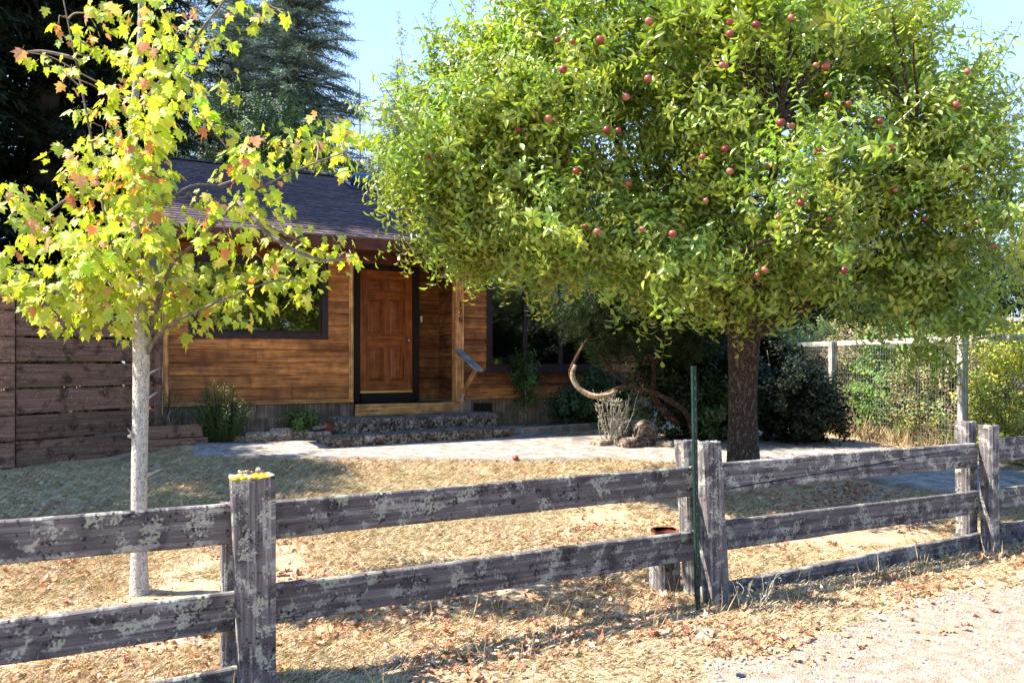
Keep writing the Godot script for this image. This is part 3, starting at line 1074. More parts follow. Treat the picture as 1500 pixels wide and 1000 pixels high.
# ---------------------------------------------------------------- fences
func build_rail_fence():
	var F := thing("rail_fence", "weathered grey rail fence with lichen-spotted boards along the road", "fence", Vector3(0.75, 0, -3.95))
	var d := 3.93
	var rows := [
		# from x, to x, height of the middle at both ends, board height
		[-3.2, 0.72, 0.79, 0.757, 0.183], [-3.2, 0.73, 0.375, 0.352, 0.18], [-3.2, 0.74, -0.08, 0.02, 0.16],
		[0.78, 3.5, 0.757, 0.762, 0.18], [0.78, 3.5, 0.36, 0.365, 0.183],
		[3.5, 6.33, 0.4, 0.393, 0.183], [3.5, 6.36, 0.02, 0.075, 0.15],
		[6.42, 9.4, 0.79, 0.8, 0.19], [6.42, 9.4, 0.395, 0.38, 0.17], [6.42, 9.4, 0.09, 0.08, 0.2],
	]
	for r in rows:
		var a := Vector3(r[0], r[2], -d)
		var e := Vector3(r[1], r[3], -d)
		var x := (e - a).normalized()
		var b := MB.new()
		b.uo = Vector2(rng.randf(), rng.randf())
		b.us = Vector2(0.5, 1.0)
		var g := rng.randf_range(0.75, 0.95)
		b.col = Color(g, g, g)
		var yb := Vector3(-x.y, x.x, 0)
		rough_board(b, Transform3D(Basis(x, yb, Vector3(0, 0, 1)), a), (e - a).length(), r[4], 0.042, 0.006, rng.randf() * 9.0)
		obj("rail", b, M.old_wood, F)
	# the top rail between the middle and right posts has split along its length
	var crack := func(x): return 0.065 * (x - 1.15) / 1.2 + 0.012 * fine.get_noise_2d(x * 120.0, 3.0) - 0.028
	var close := func(x): return 0.006 * smoothstep(2.4, 1.6, x) * 0.4 + 0.0008
	var b := MB.new()
	b.uo = Vector2(0.62, 0.13)
	var xf := Transform3D(Basis(), Vector3(3.5, 0.772, -d))
	var hi := func(x): return 0.09 + 0.006 * fine.get_noise_2d(x * 90.0, 44.0)
	var lo := func(x): return -0.098 + 0.006 * fine.get_noise_2d(x * 80.0, 99.0)
	var mid_hi := func(x): return clampf(crack.call(x) + close.call(x), -0.08, 0.08)
	var mid_lo := func(x): return clampf(crack.call(x) - close.call(x), -0.082, 0.079)
	rough_board(b, xf, 2.81, 0.18, 0.042, 0.006, 2.5, hi, mid_hi)
	rough_board(b, Transform3D(Basis(), xf.origin + Vector3(0, 0, 0.002)), 2.812, 0.18, 0.042, 0.006, 2.5, mid_lo, lo)
	obj("rail", b, M.old_wood, F)
	var posts := [
		[Vector3(0.772, -0.15, -3.85), Vector3(0.748, 0.975, -3.85), 0.19, 0.14, 0.8],
		[Vector3(0.69, -0.15, -4.03), Vector3(0.69, 0.83, -4.03), 0.1, 0.11, 1.0],
		[Vector3(3.53, -0.15, -3.82), Vector3(3.452, 1.01, -3.83), 0.148, 0.12, 1.0],
		[Vector3(3.55, -0.15, -4.03), Vector3(3.46, 1.0, -4.03), 0.13, 0.12, 1.0],
		[Vector3(6.39, -0.15, -3.85), Vector3(6.365, 1.0, -3.85), 0.125, 0.11, 0.9],
		[Vector3(6.37, -0.15, -4.03), Vector3(6.35, 1.02, -4.03), 0.14, 0.12, 1.0],
		[Vector3(-2.4, -0.15, -3.85), Vector3(-2.4, 1.0, -3.85), 0.16, 0.14, 1.0],
		[Vector3(9.2, -0.15, -3.85), Vector3(9.2, 1.0, -3.85), 0.15, 0.12, 1.0],
	]
	var first: MeshInstance3D
	for p in posts:
		b = MB.new()
		b.ax = 1
		b.us = Vector2(0.7, 1.2)
		b.uo = Vector2(rng.randf(), rng.randf())
		rough_post(b, p[0], p[1], p[2], p[3], p[4], p[0].x)
		var o := obj("post", b, M.old_wood, F)
		if first == null:
			first = o
	# yellow lichen and pale crumbs on the first post's end grain
	b = MB.new(true)
	for k in 170:
		var yellow := rng.randf() < 0.72
		var c := Vector3(0.748 + rng.randf_range(-0.088, 0.085), 0.978, -3.85 + rng.randf_range(-0.06, 0.06))
		b.col = Color(0.7, 0.38, 0.02) * rng.randf_range(0.7, 1.1) if yellow else Color(0.5, 0.46, 0.42) * rng.randf_range(0.6, 1.0)
		var s := rng.randf_range(0.006, 0.017)
		b.tube([c - Vector3(0, 0.006, 0), c + Vector3(0, s * 0.35, 0), c + Vector3(0, s * 0.6, 0)], [s, s * 0.8, 0.001], 7)
	var l := obj("lichen", b, M.lichen, first)
	l.set_meta("kind", "stuff")
	b = MB.new()
	for k in 12:
		var sz := rng.randf_range(0.006, 0.014)
		b.stone(Transform3D(Basis.from_euler(Vector3(rng.randf(), rng.randf() * 3.0, rng.randf())), Vector3(0.695 + k * 0.0095, 0.99 + sz * 0.35 + rng.randf() * 0.008, -3.87 + rng.randf_range(-0.014, 0.014))), Vector3(sz, sz * 0.8, sz * 0.9), sz * 0.25, 0.014, fine, 4, k)
	tag(obj("fungus_crust", b, M.pale_stone), "pale knobbly crust standing on the yellow lichen of the leftmost fence post", "fungus")

	# nails that hold the rails, and a few bored holes
	b = MB.new(true)
	for y in [0.81, 0.71, 0.41, 0.31]:
		for x in [0.62, 0.9, 3.36, 3.64, 6.2, 6.5]:
			var c := Vector3(x + rng.randf_range(-0.03, 0.03), y + rng.randf_range(-0.015, 0.02), -3.908)
			b.tube([c, c + Vector3(0, 0, 0.004), c + Vector3(0, 0, 0.006)], [0.006, 0.006, 0.001], 6)
	for q in [[1.12, 0.76, 0.011], [2.14, 0.74, 0.016], [2.62, 0.33, 0.009], [4.9, 0.8, 0.009], [0.1, 0.4, 0.012]]:
		var c := Vector3(q[0], q[1], -3.909)
		b.tube([c, c + Vector3(0, 0, 0.001), c + Vector3(0, 0, 0.0015)], [q[2], q[2], 0.001], 9)
	obj("nails", b, M.black_paint, F).set_meta("kind", "stuff")

	# green steel stake
	var S := thing("steel_stake", "tall dark green steel stake standing before the leaning fence post", "stake", Vector3(3.29, 0, -3.74))
	b = MB.new()
	b.bar(Vector3(3.305, -0.2, -3.74), Vector3(3.272, 1.475, -3.745), 0.03, 0.006, 0.001, Vector3.RIGHT)
	b.bar(Vector3(3.305, -0.2, -3.755), Vector3(3.272, 1.475, -3.76), 0.006, 0.026, 0.001, Vector3.RIGHT)
	obj("stake", b, M.post_green, S)
	for k in 22:
		b = MB.new()
		var y := 0.1 + k * 0.062
		b.box(Transform3D(Basis(), Vector3(3.303 - 0.0197 * (y + 0.2), y, -3.734)), Vector3(0.012, 0.018, 0.012), 0.002)
		obj("stud", b, M.post_green, S)

	# low block with a red pot on it, behind the boards
	b = MB.new()
	b.ax = 1
	rough_post(b, Vector3(3.44, -0.1, -4.22), Vector3(3.44, 0.26, -4.22), 0.17, 0.15, 1.0, 6.6)
	tag(obj("stub_post", b, M.old_wood), "short grey stub of a post behind the lower rail", "stub")
	b = MB.new(true)
	var c := Vector3(3.44, 0.222, -4.22)
	b.tube([c, c + Vector3(0, 0.005, 0), c + Vector3(0, 0.15, 0), c + Vector3(0, 0.15, 0), c + Vector3(0, 0.185, 0), c + Vector3(0, 0.185, 0), c + Vector3(0, 0.03, 0)], [0.05, 0.055, 0.075, 0.088, 0.092, 0.075, 0.045], 20)
	tag(obj("clay_pot", b, M.terracotta), "red clay pot on the short stub behind the lower rail", "pot")


func build_board_fence():
	var A := Vector3(-0.51, 0, -11.08)
	var E := Vector3(1.1, 0, -11.92)
	var F := thing("board_fence", "tall dark board fence with narrow gaps running back to the house corner", "fence", Vector3(0.3, 0.27, -11.5))
	var x := (E - A).normalized()
	var z := x.cross(Vector3.UP)
	var basis := Basis(x, Vector3.UP, z)
	for k in 7:
		var gap := [0.012, 0.02, 0.024, 0.026, 0.024, 0.02, 0.02][k] as float
		var b := MB.new()
		b.uo = Vector2(rng.randf(), rng.randf())
		b.us = Vector2(0.45, 1.0)
		var g := rng.randf_range(0.75, 1.1)
		b.col = Color(g, g, g)
		var tilt := 0.004 * (k % 3 - 1)
		rough_board(b, Transform3D(basis * Basis(Vector3.BACK, tilt), A + Vector3(0, 0.43 + k * 0.304, 0)), (E - A).length(), 0.302 - gap, 0.03, 0.0035, rng.randf() * 9.0)
		obj("board", b, M.dark_board, F)
	var b := MB.new()
	b.uo = Vector2(0.5, 0.2)
	rough_board(b, Transform3D(basis, A + Vector3(0, 0.2, -0.01) ), (E - A).length(), 0.16, 0.04, 0.01, 7.7)
	obj("ground_board", b, M.dark_board, F)
	for p in [A - x * 0.02 - z * 0.07, A.lerp(E, 0.5) - z * 0.07, E - x * 0.06 - z * 0.07]:
		b = MB.new()
		b.ax = 1
		b.uo = Vector2(rng.randf(), rng.randf())
		b.box(Transform3D(basis, p + Vector3(0, 1.3, 0)), Vector3(0.09, 2.4, 0.09), 0.006)
		obj("post", b, M.dark_board, F)
	b = MB.new()
	b.ax = 1
	b.box(Transform3D(basis, E - x * 0.04 + z * 0.045 + Vector3(0, 1.32, 0)), Vector3(0.1, 2.1, 0.05), 0.006)
	obj("post", b, M.dark_board, F)
	# the neighbouring panel, turned more towards the road
	var P := thing("fence_panel", "board fence panel tinted blue for skylight at the left edge of the photo", "fence", Vector3(-0.6, 0.27, -11.0))
	var q := Vector3(-0.97, 0, -0.12).normalized()
	var pz := Vector3.UP.cross(q)
	for k in 7:
		b = MB.new()
		b.uo = Vector2(rng.randf(), rng.randf())
		b.us = Vector2(0.45, 1.0)
		b.col = Color(1.15, 1.2, 1.35)  # boards tinted blue, skylight put into their colour
		rough_board(b, Transform3D(Basis(q, Vector3.UP, q.cross(Vector3.UP)), Vector3(-0.515, 0.425 + k * 0.304, -11.03)), 2.3, 0.284, 0.03, 0.0035, rng.randf() * 9.0)
		obj("board", b, M.dark_board, P)
	b = MB.new()
	b.ax = 1
	b.box(Transform3D(Basis(), Vector3(-2.0, 1.3, -11.35)), Vector3(0.09, 2.4, 0.09), 0.006)
	obj("post", b, M.dark_board, P)


func build_wire_fence():
	var F := thing("wire_fence", "white-posted wire fence in front of the hedge", "fence", Vector3(11.4, 0.25, -9.6))
	var a := Vector3(11.46, 0, -9.62)
	var e := Vector3(10.63, 0, -6.79)
	var step_by := e - a
	var spots := [a - step_by * 2.0, a - step_by, a, e, e + step_by]
	var x := step_by.normalized()
	var out := x.cross(Vector3.UP)
	var basis := Basis(x, Vector3.UP, out)
	for p in spots:
		var b := MB.new()
		b.ax = 1
		b.uo = Vector2(rng.randf(), rng.randf())
		b.us = Vector2(0.6, 1.2)
		b.box(Transform3D(basis, p + Vector3(0, 1.0, 0)), Vector3(0.1, 1.7, 0.1), 0.006)
		obj("post", b, M.white_wood, F)
	for k in spots.size() - 1:
		var b := MB.new()
		b.uo = Vector2(rng.randf(), rng.randf())
		b.bar(spots[k] + Vector3(0, 1.81, 0) + x * 0.002 - out * 0.075, spots[k + 1] + Vector3(0, 1.81, 0) - x * 0.002 - out * 0.075, 0.085, 0.045, 0.005)
		obj("top_rail", b, M.white_wood, F)
		b = MB.new()
		var y := 0.25
		var p: Vector3 = spots[k] - out * 0.052
		var q: Vector3 = spots[k + 1] - out * 0.052
		while y < 1.78:
			b.bar(p + Vector3(0, y, 0), q + Vector3(0, y, 0), 0.0015, 0.0015)
			y += 0.1 if y > 0.9 else 0.075
		var n := int((q - p).length() / 0.06)
		for i in n:
			var c := p.lerp(q, (i + 0.5) / n) - out * 0.004
			b.bar(c + Vector3(0, 0.22, 0), c + Vector3(0, 1.8, 0), 0.0015, 0.0015, 0.0, Vector3.RIGHT)
		var o := obj("wire_mesh", b, M.wire, F)
		o.set_meta("kind", "stuff")


# ---------------------------------------------------------------- plants
func rdir() -> Vector3:
	var v := Vector3(rng.randfn(), rng.randfn(), rng.randfn())
	return v.normalized() if v.length() > 0.001 else Vector3.UP


func frame(dir: Vector3, up: Vector3, s: float) -> Transform3D:
	var y := dir.normalized()
	var x := y.cross(up)
	if x.length() < 0.01:
		x = y.cross(Vector3.RIGHT)
	x = x.normalized()
	return Transform3D(Basis(x * s, y * s, x.cross(y) * s), Vector3.ZERO)


# a leafy shoot growing along +y: n leaves of about the given size
func shoot(length: float, n: int, leaf_long: float, leaf_wide: float, spread: float, droop: float, curl := false) -> ArrayMesh:
	var b := MB.new()
	b.col = Color(0.5, 0.36, 0.22)
	b.tube([Vector3.ZERO, Vector3(0.01, length * 0.5, 0), Vector3(0, length, 0.01)], [0.005, 0.004, 0.002], 3, 0, null, 1, false)
	for i in n:
		var f := (i + 0.6) / n
		var a := i * 2.4 + rng.randf_range(-0.5, 0.5)
		var outw := Vector3(cos(a), 0, sin(a))
		var dir := (outw * spread + Vector3.UP * rng.randf_range(0.15, 0.8) - Vector3.UP * droop * rng.randf()).normalized()
		var nrm := (Vector3.UP - dir * dir.y + outw * -0.2 + rdir() * 0.45)
		nrm = (nrm - dir * dir.dot(nrm)).normalized()
		var base := Vector3(0, f * length, 0) + outw * 0.012
		var s := rng.randf_range(0.7, 1.15)
		var t := rng.randf_range(0.75, 1.25)
		var tone := Color(t * rng.randf_range(0.85, 1.15), t, t * rng.randf_range(0.7, 1.2))
		if curl:
			b.curled(base, dir, nrm, leaf_long * s, leaf_wide * s, tone, rng.randf_range(0.05, 0.6))
		else:
			b.leaf(base, dir, nrm, leaf_long * s, leaf_wide * s, tone, rng.randf_range(0.02, 0.28))
	return b.done()


# where leaves grow: near the skin of the lobes, thinned by clumps
func fill(lobes: Array, n: int, skin: float, clump: float, salt: float) -> Array:
	var total := 0.0
	for l in lobes:
		total += l[3] * l[4] * l[5]
	var spots := []
	for l in lobes:
		var want := int(n * l[3] * l[4] * l[5] / total)
		var got := 0
		var tries := 0
		while got < want and tries < want * 12:
			tries += 1
			var d := rdir()
			var r := pow(rng.randf(), skin)
			var c := Vector3(l[0], l[1], -l[2])
			var p := c + Vector3(d.x * l[3], d.y * l[4], d.z * l[5]) * r * (1.0 + 0.12 * fine.get_noise_3d(d.x * 160.0, d.y * 160.0 + salt, d.z * 160.0))
			if fine.get_noise_3d(p.x * clump, p.y * clump + salt * 3.0, p.z * clump) < -0.16:
				continue
			got += 1
			spots.append([p, d, r])
	return spots


func trunk_tube(b: MB, pts: Array, radii: Array, sides := 10, rough := 0.16):
	# smooth the line
	var c := Curve3D.new()
	for i in pts.size():
		var a: Vector3 = pts[maxi(i - 1, 0)]
		var e: Vector3 = pts[mini(i + 1, pts.size() - 1)]
		var t := (e - a) / 6.0
		c.add_point(pts[i], -t, t)
	var ps := []
	var rs := []
	for i in pts.size() - 1:
		for k in 4:
			ps.append(c.sample(i, k / 4.0))
			rs.append(lerpf(radii[i], radii[i + 1], k / 4.0))
	ps.append(pts[-1])
	rs.append(radii[-1])
	b.tube(ps, rs, sides, rough, fine)


func branch_to(b: MB, from: Vector3, to: Vector3, r0: float, r1: float, bow: float, sides := 6) -> Array:
	var mid := from.lerp(to, 0.5) + Vector3(0, bow, 0) + rdir() * (to - from).length() * 0.08
	trunk_tube(b, [from, from.lerp(mid, 0.5) + rdir() * 0.02, mid, mid.lerp(to, 0.5) + rdir() * 0.03, to], [r0, lerpf(r0, r1, 0.3), lerpf(r0, r1, 0.55), lerpf(r0, r1, 0.8), r1], sides, 0.08)
	return [from, mid, to]


func build_apple_tree():
	var T := thing("apple_tree", "large old apple tree hung with red apples, its trunk leaning behind the rails", "tree", Vector3(7.95, 0.22, -8.11))
	var b := MB.new(true)
	var fork := Vector3(7.74, 1.9, -7.9)
	trunk_tube(b, [Vector3(7.95, -0.3, -8.11), Vector3(7.94, 0.2, -8.11), Vector3(7.92, 0.75, -8.1), Vector3(7.86, 1.25, -8.03), Vector3(7.79, 1.62, -7.95), fork], [0.27, 0.215, 0.185, 0.18, 0.19, 0.2], 18, 0.2)
	obj("trunk", b, M.bark, T)
	var ends := [
		[Vector3(7.2, 2.5, -7.75), Vector3(6.2, 3.6, -7.9), 0.125], [Vector3(6.95, 2.35, -7.75), Vector3(5.0, 3.0, -8.3), 0.11], [Vector3(8.3, 2.1, -7.7), Vector3(9.3, 2.9, -6.6), 0.12],
		[Vector3(7.9, 2.6, -8.1), Vector3(7.9, 4.4, -8.3), 0.12], [Vector3(7.5, 2.6, -7.4), Vector3(7.0, 4.2, -6.6), 0.1], [Vector3(8.2, 2.6, -7.3), Vector3(8.5, 3.9, -6.0), 0.1], [Vector3(7.2, 2.5, -8.3), Vector3(6.3, 4.6, -8.9), 0.09],
		[Vector3(7.4, 2.3, -7.3), Vector3(6.3, 2.7, -6.4), 0.08],
	]
	var tips := []
	for e in ends:
		b = MB.new(true)
		trunk_tube(b, [fork - Vector3(0, 0.12, 0), fork.lerp(e[0], 0.6), e[0], e[0].lerp(e[1], 0.5) + rdir() * 0.12, e[1]], [e[2] * 1.05, e[2], e[2] * 0.85, e[2] * 0.6, e[2] * 0.35], 9, 0.15)
		obj("limb", b, M.bark, T)
		tips.append([e[0].lerp(e[1], 0.55), e[2] * 0.5])
		tips.append([e[1], e[2] * 0.35])
	var lobes := [
		[7.06, 4.2, 7.54, 2.9, 2.0, 2.5], [9.0, 3.4, 6.25, 1.3, 1.35, 1.4], [4.5, 3.5, 8.75, 1.2, 0.9, 1.2], [5.6, 2.86, 7.9, 1.3, 0.42, 1.1], [4.7, 4.2, 8.95, 0.8, 0.9, 0.9],
		[5.8, 2.95, 7.2, 1.4, 0.4, 1.1], [7.9, 2.85, 6.3, 1.5, 0.45, 1.2], [9.3, 2.6, 5.9, 0.95, 0.62, 1.0], [6.9, 5.55, 7.7, 2.2, 1.2, 1.8], [8.3, 5.1, 6.9, 1.3, 1.1, 1.3], [5.1, 5.1, 8.6, 0.8, 0.9, 0.8], [4.45, 4.4, 8.9, 0.7, 0.8, 0.8],
	]
	# secondary branches
	b = MB.new(true)
	var subs := []
	for s in fill(lobes, 150, 0.5, 0.0, 9.0):
		var best = tips[0]
		for t in tips:
			if s[0].distance_to(t[0]) < s[0].distance_to(best[0]):
				best = t
		var line := branch_to(b, best[0], s[0], minf(best[1], 0.035), 0.008, 0.12, 5)
		subs.append(line[1])
		subs.append(line[2])
	var br := obj("branches", b, M.bark, T)
	br.set_meta("kind", "stuff")
	# leaves
	var kinds := []
	for k in 5:
		kinds.append(shoot(rng.randf_range(0.3, 0.6), 16, 0.095, 0.042, 0.8, 0.9, true))
	var places := [[], [], [], [], []]
	var tints := [[], [], [], [], []]
	var clumps := []
	for s in fill(lobes, 118, 0.42, 0.0, 31.0) + fill(lobes.slice(2, 5), 26, 0.45, 0.0, 17.0) + fill(lobes.slice(10, 12), 16, 0.5, 0.0, 5.0):
		var r := rng.randf_range(0.36, 0.72)
		clumps.append([s[0].x, s[0].y, -s[0].z, r, r * 0.8, r])
	for s in fill(clumps, 10500, 0.6, 95.0, 31.0):
		# the low left tips are pruned clear of the porch
		if s[0].x < 4.9 and s[0].y < 2.72:
			continue
		var k := rng.randi() % 5
		var dir: Vector3 = (s[1] * 0.7 + Vector3(0, rng.randf_range(-0.7, 0.9), 0) + rdir() * 0.6)
		var xf := frame(dir, rdir(), rng.randf_range(0.75, 1.2))
		xf.origin = s[0]
		places[k].append(xf)
		var g := rng.randf_range(0.75, 1.25)
		var warm := rng.randf_range(0.85, 1.25)
		tints[k].append(Color(0.34 * g * warm, 0.455 * g, 0.09 * g))
	# long water shoots against the sky
	b = MB.new(true)
	var tall := [[3.76, 4.0, 9.34, 3.62, 5.75, 9.6], [4.06, 4.3, 9.18, 3.98, 5.9, 9.44], [4.33, 4.6, 8.8, 4.35, 6.17, 9.02], [4.86, 5.0, 8.74, 4.64, 6.25, 8.86], [5.3, 5.2, 8.5, 5.26, 6.51, 8.75], [9.3, 4.5, 6.3, 10.2, 5.55, 6.01], [9.4, 4.0, 6.0, 10.15, 4.85, 5.83], [9.6, 3.9, 5.95, 10.45, 4.65, 5.9], [3.6, 3.2, 9.2, 3.2, 3.85, 9.39], [9.0, 5.0, 6.4, 9.5, 6.08, 6.19], [4.0, 3.9, 9.0, 3.45, 4.75, 9.4], [4.5, 4.6, 9.0, 4.2, 5.6, 9.3], [8.8, 5.2, 6.6, 9.0, 6.3, 6.3], [5.6, 5.6, 8.2, 5.7, 6.6, 8.3], [9.7, 3.3, 5.9, 10.35, 4.0, 5.8], [4.6, 4.9, 8.9, 4.95, 6.2, 9.0]]
	for w in tall:
		var from := Vector3(w[0], w[1], -w[2])
		var to := Vector3(w[3], w[4], -w[5])
		b.tube([from, from.lerp(to, 0.5) + rdir() * 0.04, to], [0.011, 0.007, 0.003], 5)
		var n := int((to - from).length() / 0.13)
		for i in n:
			var f := (i + 0.5) / n
			var k := rng.randi() % 5
			var p := from.lerp(to, f)
			var xf := frame((to - from).normalized() * 0.8 + rdir() * lerpf(0.9, 0.4, f), rdir(), lerpf(0.62, 0.42, f))
			xf.origin = p
			places[k].append(xf)
			tints[k].append(Color(0.25, 0.3, 0.09) * rng.randf_range(0.8, 1.2))
	obj("water_shoots", b, M.twig, T).set_meta("kind", "stuff")
	for k in 5:
		scatter("foliage", kinds[k], M.apple_leaf, places[k], tints[k], T)
	# the apples
	var fruit := MB.new(true)
	var ps := []
	var rs := []
	for i in 9:
		var a := PI * i / 8.0
		ps.append(Vector3(0, -0.036 * cos(a) - (0.008 if i == 8 else 0.0), 0))
		rs.append(0.041 * pow(maxf(sin(a), 0.0), 0.8) * (1.0 + 0.08 * cos(a - PI)) + 0.002)
	fruit.tube(ps, rs, 12)
	fruit.col = Color(0.2, 0.15, 0.05)
	fruit.tube([Vector3(0, 0.028, 0), Vector3(0.004, 0.06, 0)], [0.003, 0.002], 4)
	var fm := fruit.done()
	for p in apple_spots():
		var o := MeshInstance3D.new()
		o.mesh = fm
		o.material_override = [M.apple_skin, M.apple_blush, M.apple_dark][rng.randi() % 3]
		o.name = numbered(T, "apple")
		T.add_child(o)
		o.position = Vector3(p[0], p[1], -p[2]) - T.position
		o.rotation = Vector3(rng.randf_range(-0.5, 0.5), rng.randf() * 6.0, rng.randf_range(-0.5, 0.5))
		o.scale = Vector3.ONE * rng.randf_range(0.62, 1.0)
	T.position = Vector3(6.91, 0.388, -7.05)
	T.scale = Vector3.ONE * 0.869


func maple_leaf(b: MB, xf: Transform3D, c: Color, curl: float):
	var half := [Vector2(0, 0), Vector2(0.15, -0.07), Vector2(0.4, -0.02), Vector2(0.31, 0.14), Vector2(0.54, 0.42), Vector2(0.4, 0.43), Vector2(0.22, 0.45), Vector2(0.25, 0.68), Vector2(0.12, 0.72), Vector2(0, 1.0)]
	var at := func(q: Vector2, s: float): return xf * Vector3(q.x * s, q.y, -curl * q.x * q.x * 1.4 - curl * 0.5 * q.y * q.y)
	b.col = c
	var nrm := xf.basis.z
	var mid: Vector3 = at.call(Vector2(0, 0.34), 1.0)
	for s in [-1.0, 1.0]:
		for i in half.size() - 1:
			b.tri(mid, at.call(half[i], s), at.call(half[i + 1], s), nrm)
	b.tri(xf * Vector3(-0.008, -0.4, 0), xf * Vector3(0.008, -0.4, 0), mid, nrm)


func build_maple():
	var T := thing("maple_tree", "slender young maple with pale bark and yellow-green leaves behind the left rails", "tree", Vector3(0.4, 0.06, -5.56))
	var b := MB.new(true)
	trunk_tube(b, [Vector3(0.4, -0.02, -5.56), Vector3(0.4, 0.1, -5.56), Vector3(0.4, 0.35, -5.56), Vector3(0.4, 0.78, -5.57), Vector3(0.41, 1.3, -5.58), Vector3(0.41, 1.63, -5.58), Vector3(0.395, 2.0, -5.6)], [0.08, 0.056, 0.046, 0.045, 0.046, 0.05, 0.034], 12, 0.14)
	obj("trunk", b, M.silver_bark, T)
	b = MB.new(true)
	b.col = Color(0.62, 0.6, 0.58)
	trunk_tube(b, [Vector3(0.395, 1.98, -5.6), Vector3(0.375, 2.35, -5.62), Vector3(0.385, 2.7, -5.64), Vector3(0.37, 3.0, -5.66), Vector3(0.41, 3.44, -5.67), Vector3(0.42, 3.79, -5.67), Vector3(0.44, 4.6, -5.69)], [0.034, 0.031, 0.03, 0.028, 0.023, 0.02, 0.01], 10, 0.14)
	obj("leader", b, M.silver_bark, T)
	for q in [[0.42, 1.42, 1.0], [0.43, 1.27, 0.7], [0.44, 0.8, 1.0], [0.37, 1.05, -0.4], [0.44, 0.52, 0.5]]:
		b = MB.new(true)
		var from := Vector3(q[0], q[1], -5.55)
		b.tube([from - Vector3(0.02, 0.01, 0), from + Vector3(0.03 * q[2], 0.008, 0.01), from + Vector3(0.1 * q[2], 0.045, 0.03)], [0.02, 0.008, 0.002], 6)
		obj("stub_twig", b, M.silver_bark, T)
	var lines := [
		[[0.38, 3.04, 5.66], [0.5, 3.22, 5.54], [0.63, 3.37, 5.41], [0.75, 3.56, 5.29], [0.87, 3.73, 5.17], [0.95, 3.95, 5.1]],
		[[0.42, 1.61, 5.58], [0.51, 1.92, 5.42], [0.57, 2.1, 5.33], [0.7, 2.23, 5.2], [0.9, 2.45, 5.03], [1.14, 2.6, 4.85], [1.44, 2.73, 4.68]],
		[[0.9, 2.45, 5.03], [1.05, 2.21, 4.78], [1.27, 2.08, 4.6], [1.44, 2.1, 4.51]],
		[[0.43, 1.52, 5.57], [0.49, 1.65, 5.49], [0.56, 1.73, 5.33], [0.72, 1.82, 5.08], [1.0, 1.95, 4.85]],
		[[0.4, 1.63, 5.59], [0.3, 2.06, 5.76], [0.21, 2.52, 5.92], [0.13, 3.06, 6.02], [0.05, 3.53, 6.12], [-0.03, 4.0, 6.22]],
		[[0.36, 1.93, 5.67], [0.09, 2.07, 5.53], [-0.16, 2.02, 5.55], [-0.31, 2.05, 5.52]],
		[[0.19, 2.6, 5.93], [0.02, 2.52, 5.8], [-0.17, 2.38, 5.79], [-0.33, 2.58, 5.88]],
		[[0.06, 3.5, 6.12], [-0.14, 3.55, 6.23], [-0.28, 3.53, 6.3]],
		[[0.39, 2.2, 5.6], [0.55, 2.5, 5.75], [0.75, 2.7, 5.95], [0.95, 2.75, 6.1]],
	]
	var knots := []
	for l in lines:
		var pts := []
		var rs := []
		for i in l.size():
			pts.append(Vector3(l[i][0], l[i][1], -l[i][2]))
			rs.append(lerpf(0.015, 0.0035, float(i) / (l.size() - 1)))
		b = MB.new(true)
		trunk_tube(b, pts, rs, 7, 0.1)
		obj("branch", b, M.grey_twig, T)
		for i in pts.size() - 1:
			knots.append(pts[i].lerp(pts[i + 1], 0.5))
			knots.append(pts[i + 1])
	for y in [1.9, 2.3, 2.7, 3.1, 3.5]:
		knots.append(Vector3(0.39, y, -5.62))
	# twigs to each clump of leaves, and the leaves
	var twigs := MB.new(true)
	var kinds := []
	for k in 4:
		b = MB.new()
		maple_leaf(b, Transform3D(), Color(1, 1, 1), [0.15, 0.35, 0.5, -0.2][k])
		kinds.append(b.done())
	var all := []
	for c in leaf_clumps():
		var centre := Vector3(c[0], c[1], -c[2])
		var best: Vector3 = knots[0]
		for k in knots:
			if k.distance_to(centre) < best.distance_to(centre):
				best = k
		branch_to(twigs, best, centre, 0.007, 0.003, 0.03, 4)
		var n := int(c[4] * (0.74 if c[0] < 0.62 else 0.5))
		for i in n:
			var d := rdir()
			var r: float = c[3] * pow(rng.randf(), 0.5) * 1.1
			var p: Vector3 = centre + Vector3(d.x, d.y * 0.95, d.z * 1.3) * r
			var tip := (Vector3(0, -1.0, 0) + Vector3(d.x, 0.1, d.z) * 0.75 + rdir() * 0.5).normalized()
			var nrm := (Vector3(d.x, 0.7, d.z) + rdir() * 0.8)
			nrm = (nrm - tip * tip.dot(nrm)).normalized()
			var s := rng.randf_range(0.042, 0.092)
			var xf := Transform3D(Basis(tip.cross(nrm) * s, tip * s, nrm * s), p)
			var red := rng.randf() < (0.16 if (p.y > 2.3 and p.x < 0.45) else 0.05)
			var g := rng.randf_range(0.8, 1.2)
			var col := Color(0.47, 0.54, 0.085) * g
			if rng.randf() < 0.35:
				col = Color(0.34, 0.45, 0.075) * g
			elif rng.randf() < 0.2:
				col = Color(0.6, 0.55, 0.14) * g
			if red:
				col = Color(0.55, 0.19, 0.15).lerp(Color(0.68, 0.42, 0.24), rng.randf()) * g
			all.append([xf, col])
	obj("twigs", twigs, M.twig, T).set_meta("kind", "stuff")
	# the outermost 300 on the road's side singly, the rest as one
	all.sort_custom(func(a, e): return a[0].origin.z > e[0].origin.z)
	var mats := []
